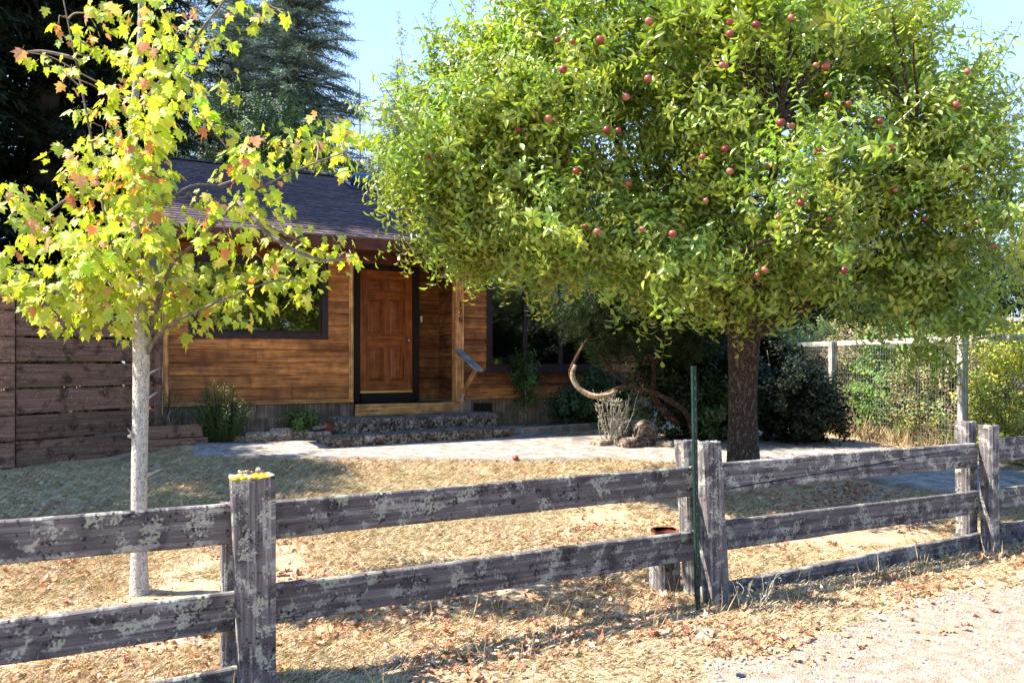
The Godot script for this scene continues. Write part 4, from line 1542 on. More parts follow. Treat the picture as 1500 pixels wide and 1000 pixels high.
	for k in 6:
		var m: StandardMaterial3D = M.maple_leaf.duplicate()
		var c := [Color(0.5, 0.55, 0.05), Color(0.36, 0.47, 0.05), Color(0.6, 0.56, 0.12), Color(0.43, 0.5, 0.04), Color(0.55, 0.25, 0.11), Color(0.54, 0.57, 0.07)][k] as Color
		m.albedo_color = c.linear_to_srgb()
		m.backlight = Color(0.95 * c.r / c.g, 0.95, 0.2) if c.g > c.r else Color(0.95, 0.95 * c.g / c.r, 0.2)
		m.vertex_color_use_as_albedo = false
		mats.append(m)
	var places := [[], [], [], []]
	var tints := [[], [], [], []]
	for i in all.size():
		var k := i % 4
		if i < 300:
			var o := MeshInstance3D.new()
			o.mesh = kinds[k]
			var c: Color = all[i][1]
			o.material_override = mats[4] if c.g < c.r * 0.7 else mats[[0, 1, 2, 3, 5][rng.randi() % 5]]
			o.name = numbered(T, "leaf")
			T.add_child(o)
			o.transform = all[i][0]
			o.position -= T.position
		else:
			places[k].append(all[i][0])
			tints[k].append(all[i][1])
	for k in 4:
		scatter("foliage", kinds[k], M.maple_leaf, places[k], tints[k], T)


# a flat conifer bough growing along +y, hanging a little
func bough(length: float, twigs: int, wide: float, hang: float, needles: float) -> ArrayMesh:
	var b := MB.new()
	b.col = Color(0.5, 0.4, 0.3)
	b.tube([Vector3.ZERO, Vector3(0, length * 0.5, -hang * 0.25), Vector3(0, length, -hang)], [0.02, 0.012, 0.004], 3, 0, null, 1, false)
	for i in twigs:
		var f := pow(rng.randf(), 0.8)
		var base := Vector3(0, length * f, -hang * f * f)
		var s := -1.0 if i % 2 else 1.0
		var reach := wide * (1.0 - f * 0.75) * rng.randf_range(0.4, 1.1)
		var dir := Vector3(s * rng.randf_range(0.5, 1.0), rng.randf_range(0.2, 0.9), rng.randf_range(-0.7, 0.25)).normalized()
		var t := rng.randf_range(0.7, 1.3)
		var m := int(reach / needles) + 2
		for k in m:
			var p := base + dir * reach * k / m + Vector3(0, 0, -0.12 * reach * pow(float(k) / m, 2.0))
			var nd := (dir + rdir() * 0.75).normalized()
			b.leaf(p, nd, (Vector3(0, 0, 1) + rdir() * 0.6).normalized(), needles * rng.randf_range(1.2, 2.2), needles * 0.5, Color(t, t, t), 0.1)
	return b.done()


var boughs := {}


func conifer(called: String, label: String, base: Vector3, high: float, spread: float, first: float, n: int, tint: Color, kind: String, group := "", taper := 0.8, level := 0.15):
	var T := thing(called, label, "tree", base, group)
	var b := MB.new(true)
	var thick := 0.006 if kind == "thin" else 0.015
	b.tube([base - Vector3(0, 0.2, 0), base + Vector3(0.05, high * 0.4, 0), base + Vector3(0, high, 0)], [high * thick, high * thick * 0.65, 0.03], 9)
	obj("trunk", b, M.dark_bark, T)
	if not boughs.has(kind):
		var made := []
		for k in 3:
			made.append({"fine": bough(1.0, 60, 0.4, 0.22, 0.034), "coarse": bough(1.0, 70, 0.36, 0.2, 0.025), "thin": bough(1.0, 22, 0.36, 0.1, 0.025)}[kind])
		boughs[kind] = made
	var places := [[], [], []]
	var tints := [[], [], []]
	for i in n:
		var f := pow((i + rng.randf()) / n, 0.9)
		var y := lerpf(first, high * 0.99, f)
		var reach := spread * pow(1.0 - f, taper) * rng.randf_range(0.65, 1.15) + 0.35
		var a := i * 2.39996 + rng.randf_range(-0.4, 0.4)
		var dir := Vector3(cos(a), rng.randf_range(-0.25, 0.25) + level * f, sin(a)).normalized()
		var xf := frame(dir, Vector3.UP, reach)
		# the bough's flat side up
		var up := Vector3.UP - dir * dir.y
		xf.basis = Basis(dir.cross(up.normalized()) * reach, dir * reach, up.normalized() * reach)
		xf.origin = base + Vector3(0, y, 0)
		places[i % 3].append(xf)
		var g := rng.randf_range(0.7, 1.3)
		tints[i % 3].append(tint * g)
	for k in 3:
		scatter("foliage", boughs[kind][k], M.needle, places[k], tints[k], T)


var sprays := {}


func spray_kind(kind: String) -> Array:
	if not sprays.has(kind):
		var made := []
		for k in 3:
			made.append({
				"broad": shoot(0.3, 16, 0.07, 0.045, 0.9, 0.4),
				"tree": shoot(0.7, 26, 0.13, 0.085, 1.0, 0.4),
				"small": shoot(0.22, 16, 0.055, 0.034, 0.8, 0.3),
				"scale": shoot(0.34, 34, 0.07, 0.012, 0.45, 0.2),
				"dry": shoot(0.34, 9, 0.04, 0.014, 0.8, 0.3),
				"rosemary": shoot(0.42, 46, 0.045, 0.007, 0.55, 0.1),
			}[kind])
		sprays[kind] = made
	return sprays[kind]


func leafy_mass(T: Node3D, lobes: Array, n: int, kind: String, tint: Color, vary: float, up: float, material: Material, clump := 120.0, scale_by := 1.0, skin := 0.45):
	var made := spray_kind(kind)
	var places := [[], [], []]
	var tints := [[], [], []]
	for s in fill(lobes, n, skin, clump, tint.g * 1000.0):
		var k := rng.randi() % 3
		var xf := frame(s[1] * 0.7 + Vector3(0, up, 0) + rdir() * 0.6, rdir(), rng.randf_range(0.7, 1.25) * scale_by)
		xf.origin = s[0]
		places[k].append(xf)
		var g := rng.randf_range(1.0 - vary, 1.0 + vary)
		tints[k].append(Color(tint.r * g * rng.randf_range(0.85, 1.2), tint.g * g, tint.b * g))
	for k in 3:
		scatter("foliage", made[k], material, places[k], tints[k], T)


func stems(T: Node3D, base: Vector3, lobes: Array, n: int, r: float, material: Material):
	for i in n:
		var l = lobes[i % lobes.size()]
		var b := MB.new(true)
		var to := Vector3(l[0], l[1], -l[2]) + Vector3(rng.randf_range(-0.6, 0.6) * l[3], rng.randf_range(-0.2, 0.7) * l[4], rng.randf_range(-0.6, 0.6) * l[5])
		branch_to(b, base + Vector3(rng.randf_range(-1, 1), 0, rng.randf_range(-1, 1)) * r * 2.0, to, r, r * 0.3, 0.05)
		obj("stem", b, material, T)


func bush(called: String, label: String, category: String, base: Vector3, lobes: Array, n: int, kind: String, tint: Color, material: Material, vary := 0.3, up := 0.4, group := "", scale_by := 1.0):
	var T := thing(called, label, category, base, group)
	stems(T, base, lobes, 4, 0.018, M.twig)
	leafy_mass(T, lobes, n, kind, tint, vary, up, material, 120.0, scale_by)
	return T


func broad_tree(called: String, label: String, base: Vector3, lobes: Array, n: int, tint: Color, group := "", scale_by := 1.0):
	var T := thing(called, label, "tree", base, group)
	var b := MB.new(true)
	var top := Vector3(lobes[0][0], lobes[0][1], -lobes[0][2])
	trunk_tube(b, [base - Vector3(0, 0.2, 0), base.lerp(top, 0.4) + Vector3(0.1, 0, 0), top], [0.24, 0.17, 0.07], 9)
	obj("trunk", b, M.dark_bark, T)
	stems(T, base.lerp(top, 0.35), lobes, lobes.size() * 2, 0.05, M.dark_bark)
	leafy_mass(T, lobes, n, "tree", tint, 0.3, 0.2, M.hedge_leaf, 45.0, scale_by)


func build_juniper():
	var T := thing("juniper", "dark juniper with twisted reddish branches before the right window", "tree", Vector3(8.05, 0.27, -9.28))
	var lines := [
		[[8.07, 0.2, 9.27, 0.075], [8.03, 0.7, 9.29, 0.07], [7.68, 0.93, 9.25, 0.06], [7.21, 1.13, 9.28, 0.055], [6.89, 1.16, 9.34, 0.052], [6.62, 1.05, 9.37, 0.048], [6.44, 1.03, 9.47, 0.046], [6.25, 1.17, 9.58, 0.044], [6.19, 1.33, 9.61, 0.04], [6.25, 1.52, 9.58, 0.038], [6.45, 1.79, 9.58, 0.033], [6.74, 2.03, 9.54, 0.025]],
		[[7.9, 0.6, 9.41, 0.075], [7.56, 1.0, 9.54, 0.07], [7.62, 1.5, 9.63, 0.06], [7.43, 2.0, 9.73, 0.05], [7.16, 2.51, 9.88, 0.03]],
		[[7.62, 1.45, 9.63, 0.055], [7.87, 1.8, 9.49, 0.045], [8.09, 2.1, 9.37, 0.03]],
		[[7.05, 1.15, 9.36, 0.035], [6.84, 1.4, 9.6, 0.033], [6.63, 1.79, 9.71, 0.03], [6.4, 2.2, 9.9, 0.02]],
		[[7.45, 1.95, 9.73, 0.035], [7.1, 1.95, 9.7, 0.03], [6.6, 2.2, 9.9, 0.02]],
	]
	for l in lines:
		var b := MB.new(true)
		var ps := []
		var rs := []
		for q in l:
			ps.append(Vector3(q[0], q[1], -q[2]) + rdir() * 0.025)
			rs.append(q[3] * 0.62)
		b.col = Color(0.85, 0.66, 0.56)
		trunk_tube(b, ps, rs, 10, 0.45)
		obj("branch", b, M.bark, T)
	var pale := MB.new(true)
	pale.col = Color(1.0, 0.8, 0.68)  # paler tint puts sun on this weathered, pinkish stretch of branch
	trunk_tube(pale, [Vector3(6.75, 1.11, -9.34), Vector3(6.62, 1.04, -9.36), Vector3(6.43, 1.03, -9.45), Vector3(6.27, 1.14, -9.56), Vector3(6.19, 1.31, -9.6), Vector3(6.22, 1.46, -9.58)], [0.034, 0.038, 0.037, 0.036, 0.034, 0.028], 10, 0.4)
	obj("sunlit_pale_branch", pale, M.white_wood, T)
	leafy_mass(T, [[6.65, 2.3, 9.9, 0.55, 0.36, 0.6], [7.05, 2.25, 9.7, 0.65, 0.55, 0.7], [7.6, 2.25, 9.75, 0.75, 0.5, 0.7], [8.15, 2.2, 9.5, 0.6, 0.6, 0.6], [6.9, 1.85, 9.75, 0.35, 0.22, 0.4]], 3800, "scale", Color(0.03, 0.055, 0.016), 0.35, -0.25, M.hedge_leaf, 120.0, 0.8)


func build_plants():
	# spiky green bush at the wall, sapling and small plants of the beds
	var T := thing("spiky_bush", "rosemary-like spiky green bush against the siding under the left window", "bush", Vector3(1.85, 0.42, -11.45))
	var places := [[], [], []]
	var tints := [[], [], []]
	for i in 150:
		var a := rng.randf() * TAU
		var lean := rng.randf_range(0.05, 0.75)
		var dir := Vector3(cos(a) * lean, 1.0, sin(a) * lean * 0.7)
		var xf := frame(dir, rdir(), rng.randf_range(0.9, 1.75) * lerpf(1.15, 0.7, lean))
		xf.origin = Vector3(1.85 + cos(a) * 0.12, 0.4, -11.45 + sin(a) * 0.1)
		places[i % 3].append(xf)
		tints[i % 3].append(Color(0.13, 0.19, 0.07) * rng.randf_range(0.7, 1.3))
	for k in 3:
		scatter("foliage", spray_kind("rosemary")[k], M.hedge_leaf, places[k], tints[k], T)
	for i in 3:
		var b := MB.new(true)
		var a := i * 2.1
		branch_to(b, Vector3(1.85, 0.38, -11.45), Vector3(1.85 + cos(a) * 0.25, 0.85, -11.45 + sin(a) * 0.12), 0.012, 0.005, 0.0)
		obj("stem", b, M.twig, T)
	bush("shrub", "green spiky sprout in the raised bed beside the fence post", "shrub", Vector3(1.2, 0.5, -11.55), [[1.2, 0.75, 11.55, 0.14, 0.28, 0.1]], 60, "rosemary", Color(0.07, 0.12, 0.03), M.hedge_leaf, 0.3, 0.9, "", 0.55)
	bush("shrub", "small leafy plant with yellow-green top behind the edging stones", "plant", Vector3(2.92, 0.44, -11.7), [[2.92, 0.56, 11.68, 0.2, 0.13, 0.12]], 90, "small", Color(0.11, 0.17, 0.035), M.hedge_leaf)
	bush("shrub", "dark green shrub under the three-part window, right of the sapling", "shrub", Vector3(7.6, 0.45, -11.5), [[7.6, 0.72, 11.5, 0.5, 0.3, 0.25], [8.1, 0.85, 11.5, 0.4, 0.4, 0.25]], 420, "broad", Color(0.05, 0.1, 0.025), M.hedge_leaf)
	var S := thing("sapling", "thin leafy sapling growing up in front of the three-part window", "sapling", Vector3(6.66, 0.45, -11.75))
	var b := MB.new(true)
	b.tube([Vector3(6.66, 0.4, -11.75), Vector3(6.67, 0.8, -11.74), Vector3(6.65, 1.15, -11.75), Vector3(6.67, 1.5, -11.75)], [0.014, 0.012, 0.009, 0.004], 7)
	obj("stem", b, M.white_wood, S)
	leafy_mass(S, [[6.66, 1.15, 11.75, 0.15, 0.38, 0.13]], 75, "small", Color(0.08, 0.14, 0.03), 0.3, 0.5, M.hedge_leaf, 0.0, 1.1)

	# dusty pale plant with upright stems at the path
	T = thing("dried_plant", "pale dried plant with fanning upright stems beside the curled juniper branch", "plant", Vector3(6.82, 0.29, -9.45))
	for i in 26:
		b = MB.new(true)
		var a := rng.randf_range(-1.0, 1.0)
		var from := Vector3(6.84 + a * 0.1, 0.28, -9.42 - rng.randf() * 0.15)
		var to := from + Vector3(a * 0.38, rng.randf_range(0.55, 0.85), rng.randf_range(-0.2, 0.2) - a * 0.12)
		b.col = Color(1, 1, 1) * rng.randf_range(0.75, 1.0)
		branch_to(b, from, to, 0.008, 0.004, 0.0, 4)
		for k in 24:
			var p := from.lerp(to, rng.randf_range(0.1, 1.0)) + rdir() * 0.02
			b.leaf(p, (rdir() + Vector3(0, 0.6, 0)).normalized(), rdir(), 0.06, 0.016, Color(0.9, 0.92, 0.78) * rng.randf_range(0.7, 1.0))
		obj("stem", b, M.white_wood, T)
	leafy_mass(T, [[6.85, 0.38, 9.4, 0.3, 0.16, 0.2], [6.86, 0.62, 9.42, 0.24, 0.34, 0.17]], 420, "small", Color(0.52, 0.47, 0.31), 0.25, 0.9, M.hedge_leaf, 0.0, 0.8)
	# rocks at the juniper's foot
	var rocks := [[6.62, 9.52, 0.3, 0.13, "pale rock at the foot of the dried plant, nearest the path"], [6.88, 9.3, 0.4, 0.22, "rounded pale rock under the dried plant, left of the dark gap"], [7.15, 9.3, 0.3, 0.2, "brownish rock right of the dried plant in the juniper's shade"], [7.32, 9.42, 0.42, 0.42, "tall brown rock standing under the juniper's arching branch"], [7.4, 9.12, 0.24, 0.12, "small low rock at the edge of the path under the juniper"], [7.65, 9.15, 0.3, 0.13, "flat dark rock farthest right in the juniper's shade"], [7.05, 9.55, 0.36, 0.45, "brown rock behind the dried plant's stems"]]
	for r in rocks:
		b = MB.new()
		b.stone(Transform3D(Basis(Vector3.UP, rng.randf() * 3.0), Vector3(r[0], lay(r[0], r[1]) + r[3] * 0.38, -r[1])), Vector3(r[2], r[3], r[2] * 0.75), r[3] * 0.42, 0.06, fine, 10, r[0] * 3.0)
		tag(obj("rock", b, M.stone if r[4].contains("brown") or r[4].contains("dark") else M.pale_stone), r[4], "rock", "rocks under the juniper")
	# dark shrubs right of the juniper and behind the apple trunk
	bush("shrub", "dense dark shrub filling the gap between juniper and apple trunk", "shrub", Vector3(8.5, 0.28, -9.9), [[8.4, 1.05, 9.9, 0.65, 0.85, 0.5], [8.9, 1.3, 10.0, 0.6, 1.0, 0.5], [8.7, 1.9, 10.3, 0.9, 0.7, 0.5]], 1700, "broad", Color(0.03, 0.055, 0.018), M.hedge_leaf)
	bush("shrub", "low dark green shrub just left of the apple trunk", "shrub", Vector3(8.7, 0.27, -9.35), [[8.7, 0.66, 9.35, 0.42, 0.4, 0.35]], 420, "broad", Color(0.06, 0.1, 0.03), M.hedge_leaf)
	bush("shrub", "round dark shrub right of the apple trunk, overhanging the path", "shrub", Vector3(9.6, 0.25, -8.95), [[9.55, 0.95, 8.95, 0.62, 0.62, 0.5], [9.95, 0.75, 8.7, 0.45, 0.42, 0.4], [9.3, 1.4, 9.2, 0.5, 0.4, 0.4]], 1700, "broad", Color(0.014, 0.025, 0.009), M.hedge_leaf)  # dark leaves made darker still: apple crown's shade put into the colour

	# hedge behind the wire fence
	var out := Vector3(0.96, 0, 0.28)
	var away := Vector3(0.28, 0, -0.96)
	var base := Vector3(10.63, 0.25, -6.79)
	var hedges := [
		# along the fence, set back, radius along, height, colour, kind, label
		[-2.4, 0.95, 1.3, 2.15, Color(0.418, 0.475, 0.076), "small", "yellow-green hedge shrub at the right edge behind the wire fence", "shrub"],
		[-0.55, 0.95, 1.05, 2.05, Color(0.475, 0.513, 0.085), "small", "tall bright yellow-green shrub behind the right fence post", "shrub"],
		[1.0, 0.9, 0.95, 1.85, Color(0.266, 0.304, 0.102), "small", "green vine hedge right of centre behind the wire, with bare twigs", "hedge"],
		[2.2, 0.95, 0.85, 1.9, Color(0.152, 0.266, 0.060), "broad", "deep green hedge shrub just right of the left white post", "hedge"],
		[3.7, 1.0, 1.0, 2.0, Color(0.380, 0.323, 0.170), "small", "brownish fading hedge left of the left white post", "hedge"],
		[5.4, 1.1, 1.1, 2.1, Color(0.247, 0.323, 0.119), "small", "grey-green hedge farthest along the wire fence beside the apple trunk", "hedge"],
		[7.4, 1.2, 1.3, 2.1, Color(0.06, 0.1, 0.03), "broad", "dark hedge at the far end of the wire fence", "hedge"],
	]
	for h in hedges:
		var c: Vector3 = base + away * h[0] + out * h[1]
		var lobes := [[c.x, 0.95, -c.z, 0.85, 0.9, h[2]], [c.x + 0.1, h[3] - 0.35, -c.z + 0.1, 0.75, 0.5, h[2] * 0.9], [c.x - 0.15, 0.55, -c.z, 0.7, 0.45, h[2] * 0.9]]
		var H: Node3D = bush("hedge_shrub", h[6], h[7], c, lobes, 1250, h[5], h[4], M.hedge_leaf, 0.4, 0.35, "hedge behind the wire fence")
		if h[6].contains("twigs") or h[6].contains("brownish"):
			leafy_mass(H, [[c.x - 0.12, 1.0, -c.z, 0.9, 0.8, h[2] * 0.8]], 420, "dry", Color(0.33, 0.27, 0.2), 0.3, 0.1, M.straw, 0.0, 1.2, 0.2)
	# dry tall grass along the foot of the wire fence
	var blade := MB.new()
	for i in 9:
		var a := rng.randf() * TAU
		var d := Vector3(cos(a) * 0.4, 1.0, sin(a) * 0.4).normalized()
		blade.leaf(Vector3(cos(a), 0, sin(a)) * 0.03, d, Vector3(-sin(a), 0.1, cos(a)), rng.randf_range(0.2, 0.45), 0.012, Color(1, 1, 1) * rng.randf_range(0.8, 1.1), 0.25)
	var bm := blade.done()
	var spots := []
	var cols := []
	for i in 420:
		var p: Vector3 = base + away * rng.randf_range(-3.5, 4.5) - out * (rng.randf_range(-0.5, 0.35))
		if on_path(p.x, -p.z):
			continue
		p.y = ground_at(p.x, -p.z) - 0.01
		var f := frame(Vector3(rng.randf_range(-0.3, 0.3), 1, rng.randf_range(-0.3, 0.3)), rdir(), rng.randf_range(0.35, 1.2))
		f.origin = p
		spots.append(f)
		cols.append(Color(0.5, 0.38, 0.2) * rng.randf_range(0.7, 1.15))
	var dry := scatter("dry_grass", bm, M.straw, spots, cols)
	tag(dry, "tall straw-coloured grass along the foot of the wire fence", "grass")

	# a dry weed at the leaning post's foot
	T = thing("dry_weed", "dry branching weed stalks at the foot of the leaning middle post", "weed", Vector3(3.6, 0.0, -3.6))
	for i in 9:
		b = MB.new(true)
		var from := Vector3(3.58 + rng.randf_range(-0.12, 0.2), -0.01, -3.62 + rng.randf_range(-0.05, 0.08))
		var to := from + Vector3(rng.randf_range(-0.16, 0.2), rng.randf_range(0.14, 0.36), rng.randf_range(-0.03, 0.12))
		branch_to(b, from, to, 0.003, 0.0015, 0.0, 4)
		for k in 7:
			b.leaf(from.lerp(to, rng.randf_range(0.4, 1.0)), (rdir() + Vector3(0, 0.4, 0)).normalized(), rdir(), 0.025, 0.012, Color(0.85, 0.75, 0.55))
		b.col = Color(0.85, 0.72, 0.5)
		obj("stalk", b, M.white_wood, T)


func build_litter():
	# short dead straw of the yard
	var kinds := []
	for k in 3:
		var b := MB.new()
		for i in 12:
			var a := rng.randf() * TAU
			var d := Vector3(cos(a), rng.randf_range(0.08, 0.7), sin(a)).normalized()
			b.leaf(Vector3(cos(a * 3.0), 0, sin(a * 2.0)) * 0.035, d, Vector3(-sin(a), 0.6, cos(a)).normalized(), rng.randf_range(0.035, 0.085), 0.005, Color(1, 1, 1) * rng.randf_range(0.7, 1.1), 0.1)
		kinds.append(b.done())
	var places := [[], [], []]
	var tints := [[], [], []]
	for i in 135000:
		var d := 2.9 + 8.4 * pow(rng.randf(), 1.4)
		var x := rng.randf_range(-1.9, 8.6)
		if d > 11.0 and x > 1.3:
			continue
		if on_path(x, d) or d < road_edge(x) + 0.05:
			continue
		if rng.randf() < bareness(x, d) * (0.8 if d < 4.4 else 1.1 if d < 7.0 else 0.5):
			continue
		var k := rng.randi() % 3
		var f := frame(Vector3(rng.randf_range(-0.15, 0.15), 1, rng.randf_range(-0.15, 0.15)), rdir(), rng.randf_range(0.6, 1.25))
		f.origin = Vector3(x, ground_at(x, d) - 0.003, -d)
		if d > 7.5:
			f.basis *= rng.randf_range(0.9, 1.2)
		places[k].append(f)
		var g := rng.randf_range(0.65, 1.15)
		var col := Color(0.62, 0.49, 0.31) * g
		if rng.randf() < (0.06 if d < 7.0 or x > 2.6 else 0.13):
			col = Color(0.26, 0.28, 0.09) * g
		tints[k].append(col)
	for k in 3:
		tag(scatter("dry_grass", kinds[k], M.straw, places[k], tints[k]), "short straw-coloured dead grass covering the yard", "grass", "dead grass of the yard")
	# taller dead stalks along the fence and by the maple
	var sm := MB.new()
	for i in 3:
		var a := rng.randf() * TAU
		sm.leaf(Vector3(cos(a), 0, sin(a)) * 0.02, Vector3(cos(a) * 0.25, 1.0, sin(a) * 0.25).normalized(), Vector3(-sin(a), 0.1, cos(a)), rng.randf_range(0.12, 0.22), 0.006, Color(1, 1, 1), 0.1)
	var stalk := sm.done()
	places = [[]]
	tints = [[]]
	for i in 190:
		var x := rng.randf_range(-1.2, 6.3)
		var d := rng.randf_range(3.5, 4.4) if i % 3 else rng.randf_range(5.0, 7.4)
		if i % 3 == 0:
			x = rng.randf_range(-1.6, 1.4)
		var f := frame(Vector3(rng.randf_range(-0.3, 0.3), 1, rng.randf_range(-0.3, 0.3)), rdir(), rng.randf_range(0.4, 1.15))
		f.origin = Vector3(x, ground_at(x, d) - 0.005, -d)
		places[0].append(f)
		tints[0].append(Color(0.58, 0.44, 0.25) * rng.randf_range(0.7, 1.1))
	tag(scatter("dry_stalks", stalk, M.straw, places[0], tints[0]), "single taller dead stalks standing along the rail fence", "grass")
	# dead leaves
	kinds = []
	for k in 3:
		var b := MB.new()
		maple_leaf(b, Transform3D(Basis(Vector3.RIGHT, -PI / 2), Vector3.ZERO), Color(1, 1, 1), [0.8, -0.9, 1.4][k])
		kinds.append(b.done())
	places = [[], [], []]
	tints = [[], [], []]
	for i in 42000:
		var d := 2.8 + 7.6 * pow(rng.randf(), 1.7)
		var x := rng.randf_range(-1.9, 8.0)
		var here := 0.2 + 1.6 * fine.get_noise_2d(x * 60.0 + 70.0, d * 60.0)
		here += 1.3 * exp(-pow((x - 2.3) / 1.2, 2.0) - pow((d - 3.68) / 0.34, 2.0))
		here += 0.6 * exp(-pow((x - 4.6) / 1.0, 2.0) - pow((d - 3.55) / 0.16, 2.0))
		here += 0.45 * exp(-pow((x - 0.6) / 1.1, 2.0) - pow((d - 5.0) / 0.8, 2.0))
		if on_path(x, d) or rng.randf() > here or (d < road_edge(x) and rng.randf() < 0.93):
			continue
		var k := rng.randi() % 3
		var f := frame((Vector3.UP + rdir() * 0.55).normalized(), rdir(), rng.randf_range(0.022, 0.055))
		f.origin = Vector3(x, ground_at(x, d) + rng.randf_range(0.006, 0.03), -d)
		places[k].append(f)
		var c := Color(0.46, 0.25, 0.13)
		var r := rng.randf()
		if r < 0.2:
			c = Color(0.55, 0.4, 0.28)
		elif r < 0.4:
			c = Color(0.3, 0.15, 0.08)
		elif r < 0.43:
			c = Color(0.36, 0.12, 0.075)
		tints[k].append(c * rng.randf_range(0.7, 1.25))
	for k in 3:
		tag(scatter("fallen_leaves", kinds[k], M.dead_leaf, places[k], tints[k]), "brown and reddish fallen leaves scattered over the yard", "leaves", "fallen leaves")
	# loose stones of the gravel road
	var s := MB.new()
	s.stone(Transform3D(), Vector3(1, 0.6, 0.8), 0.28, 0.2, fine, 3, 4.0)
	var pm := s.done()
	var pl := []
	var pt := []
	for i in 9000:
		var x := rng.randf_range(1.8, 8.5)
		var d := 2.3 + 1.5 * rng.randf()
		if d > road_edge(x) + 0.25 * rng.randf() * rng.randf():
			continue
		var f := frame((Vector3.UP + rdir() * 0.3).normalized(), rdir(), 0.006 + 0.018 * pow(rng.randf(), 4.0))
		f.origin = Vector3(x, lay(x, d) + 0.006, -d)
		pl.append(f)
		pt.append(Color(0.34, 0.31, 0.29).lerp(Color(0.2, 0.18, 0.165), rng.randf()) * rng.randf_range(0.7, 1.2))
	tag(scatter("gravel", pm, M.pebble, pl, pt), "loose grey pebbles of the roadside gravel", "gravel")
	# single things lying about
	var b := MB.new()
	b.stone(Transform3D(Basis.from_euler(Vector3(0.15, 0.5, 0.12)), Vector3(3.05, 0.018, -3.4)), Vector3(0.13, 0.03, 0.075), 0.013, 0.03, fine, 8, 2.0)
	tag(obj("limestone_chip", b, M.white_wood), "flat chalky white chip on the dirt before the leaning post", "stone")
	b = MB.new(true)
	b.tube([Vector3(2.82, 0.004, -2.9), Vector3(2.82, 0.014, -2.9), Vector3(2.82, 0.014, -2.9), Vector3(2.82, 0.008, -2.9)], [0.022, 0.021, 0.017, 0.016], 14)
	tag(obj("bottle_cap", b, M.vent_blue), "tiny dark blue cap on the gravel at the bottom edge", "cap")
	for q in [[4.88, 8.86, "single red apple fallen on the straw at the path's edge"]]:
		var fruit := MB.new(true)
		var ps := []
		var rs := []
		for i in 9:
			var a := PI * i / 8.0
			ps.append(Vector3(q[0], lay(q[0], q[1]) + 0.05 - 0.033 * cos(a), -q[1]))
			rs.append(0.038 * pow(maxf(sin(a), 0.0), 0.8) + 0.002)
		fruit.tube(ps, rs, 12)
		tag(obj("fallen_apple", fruit, M.apple_skin), q[2], "apple")


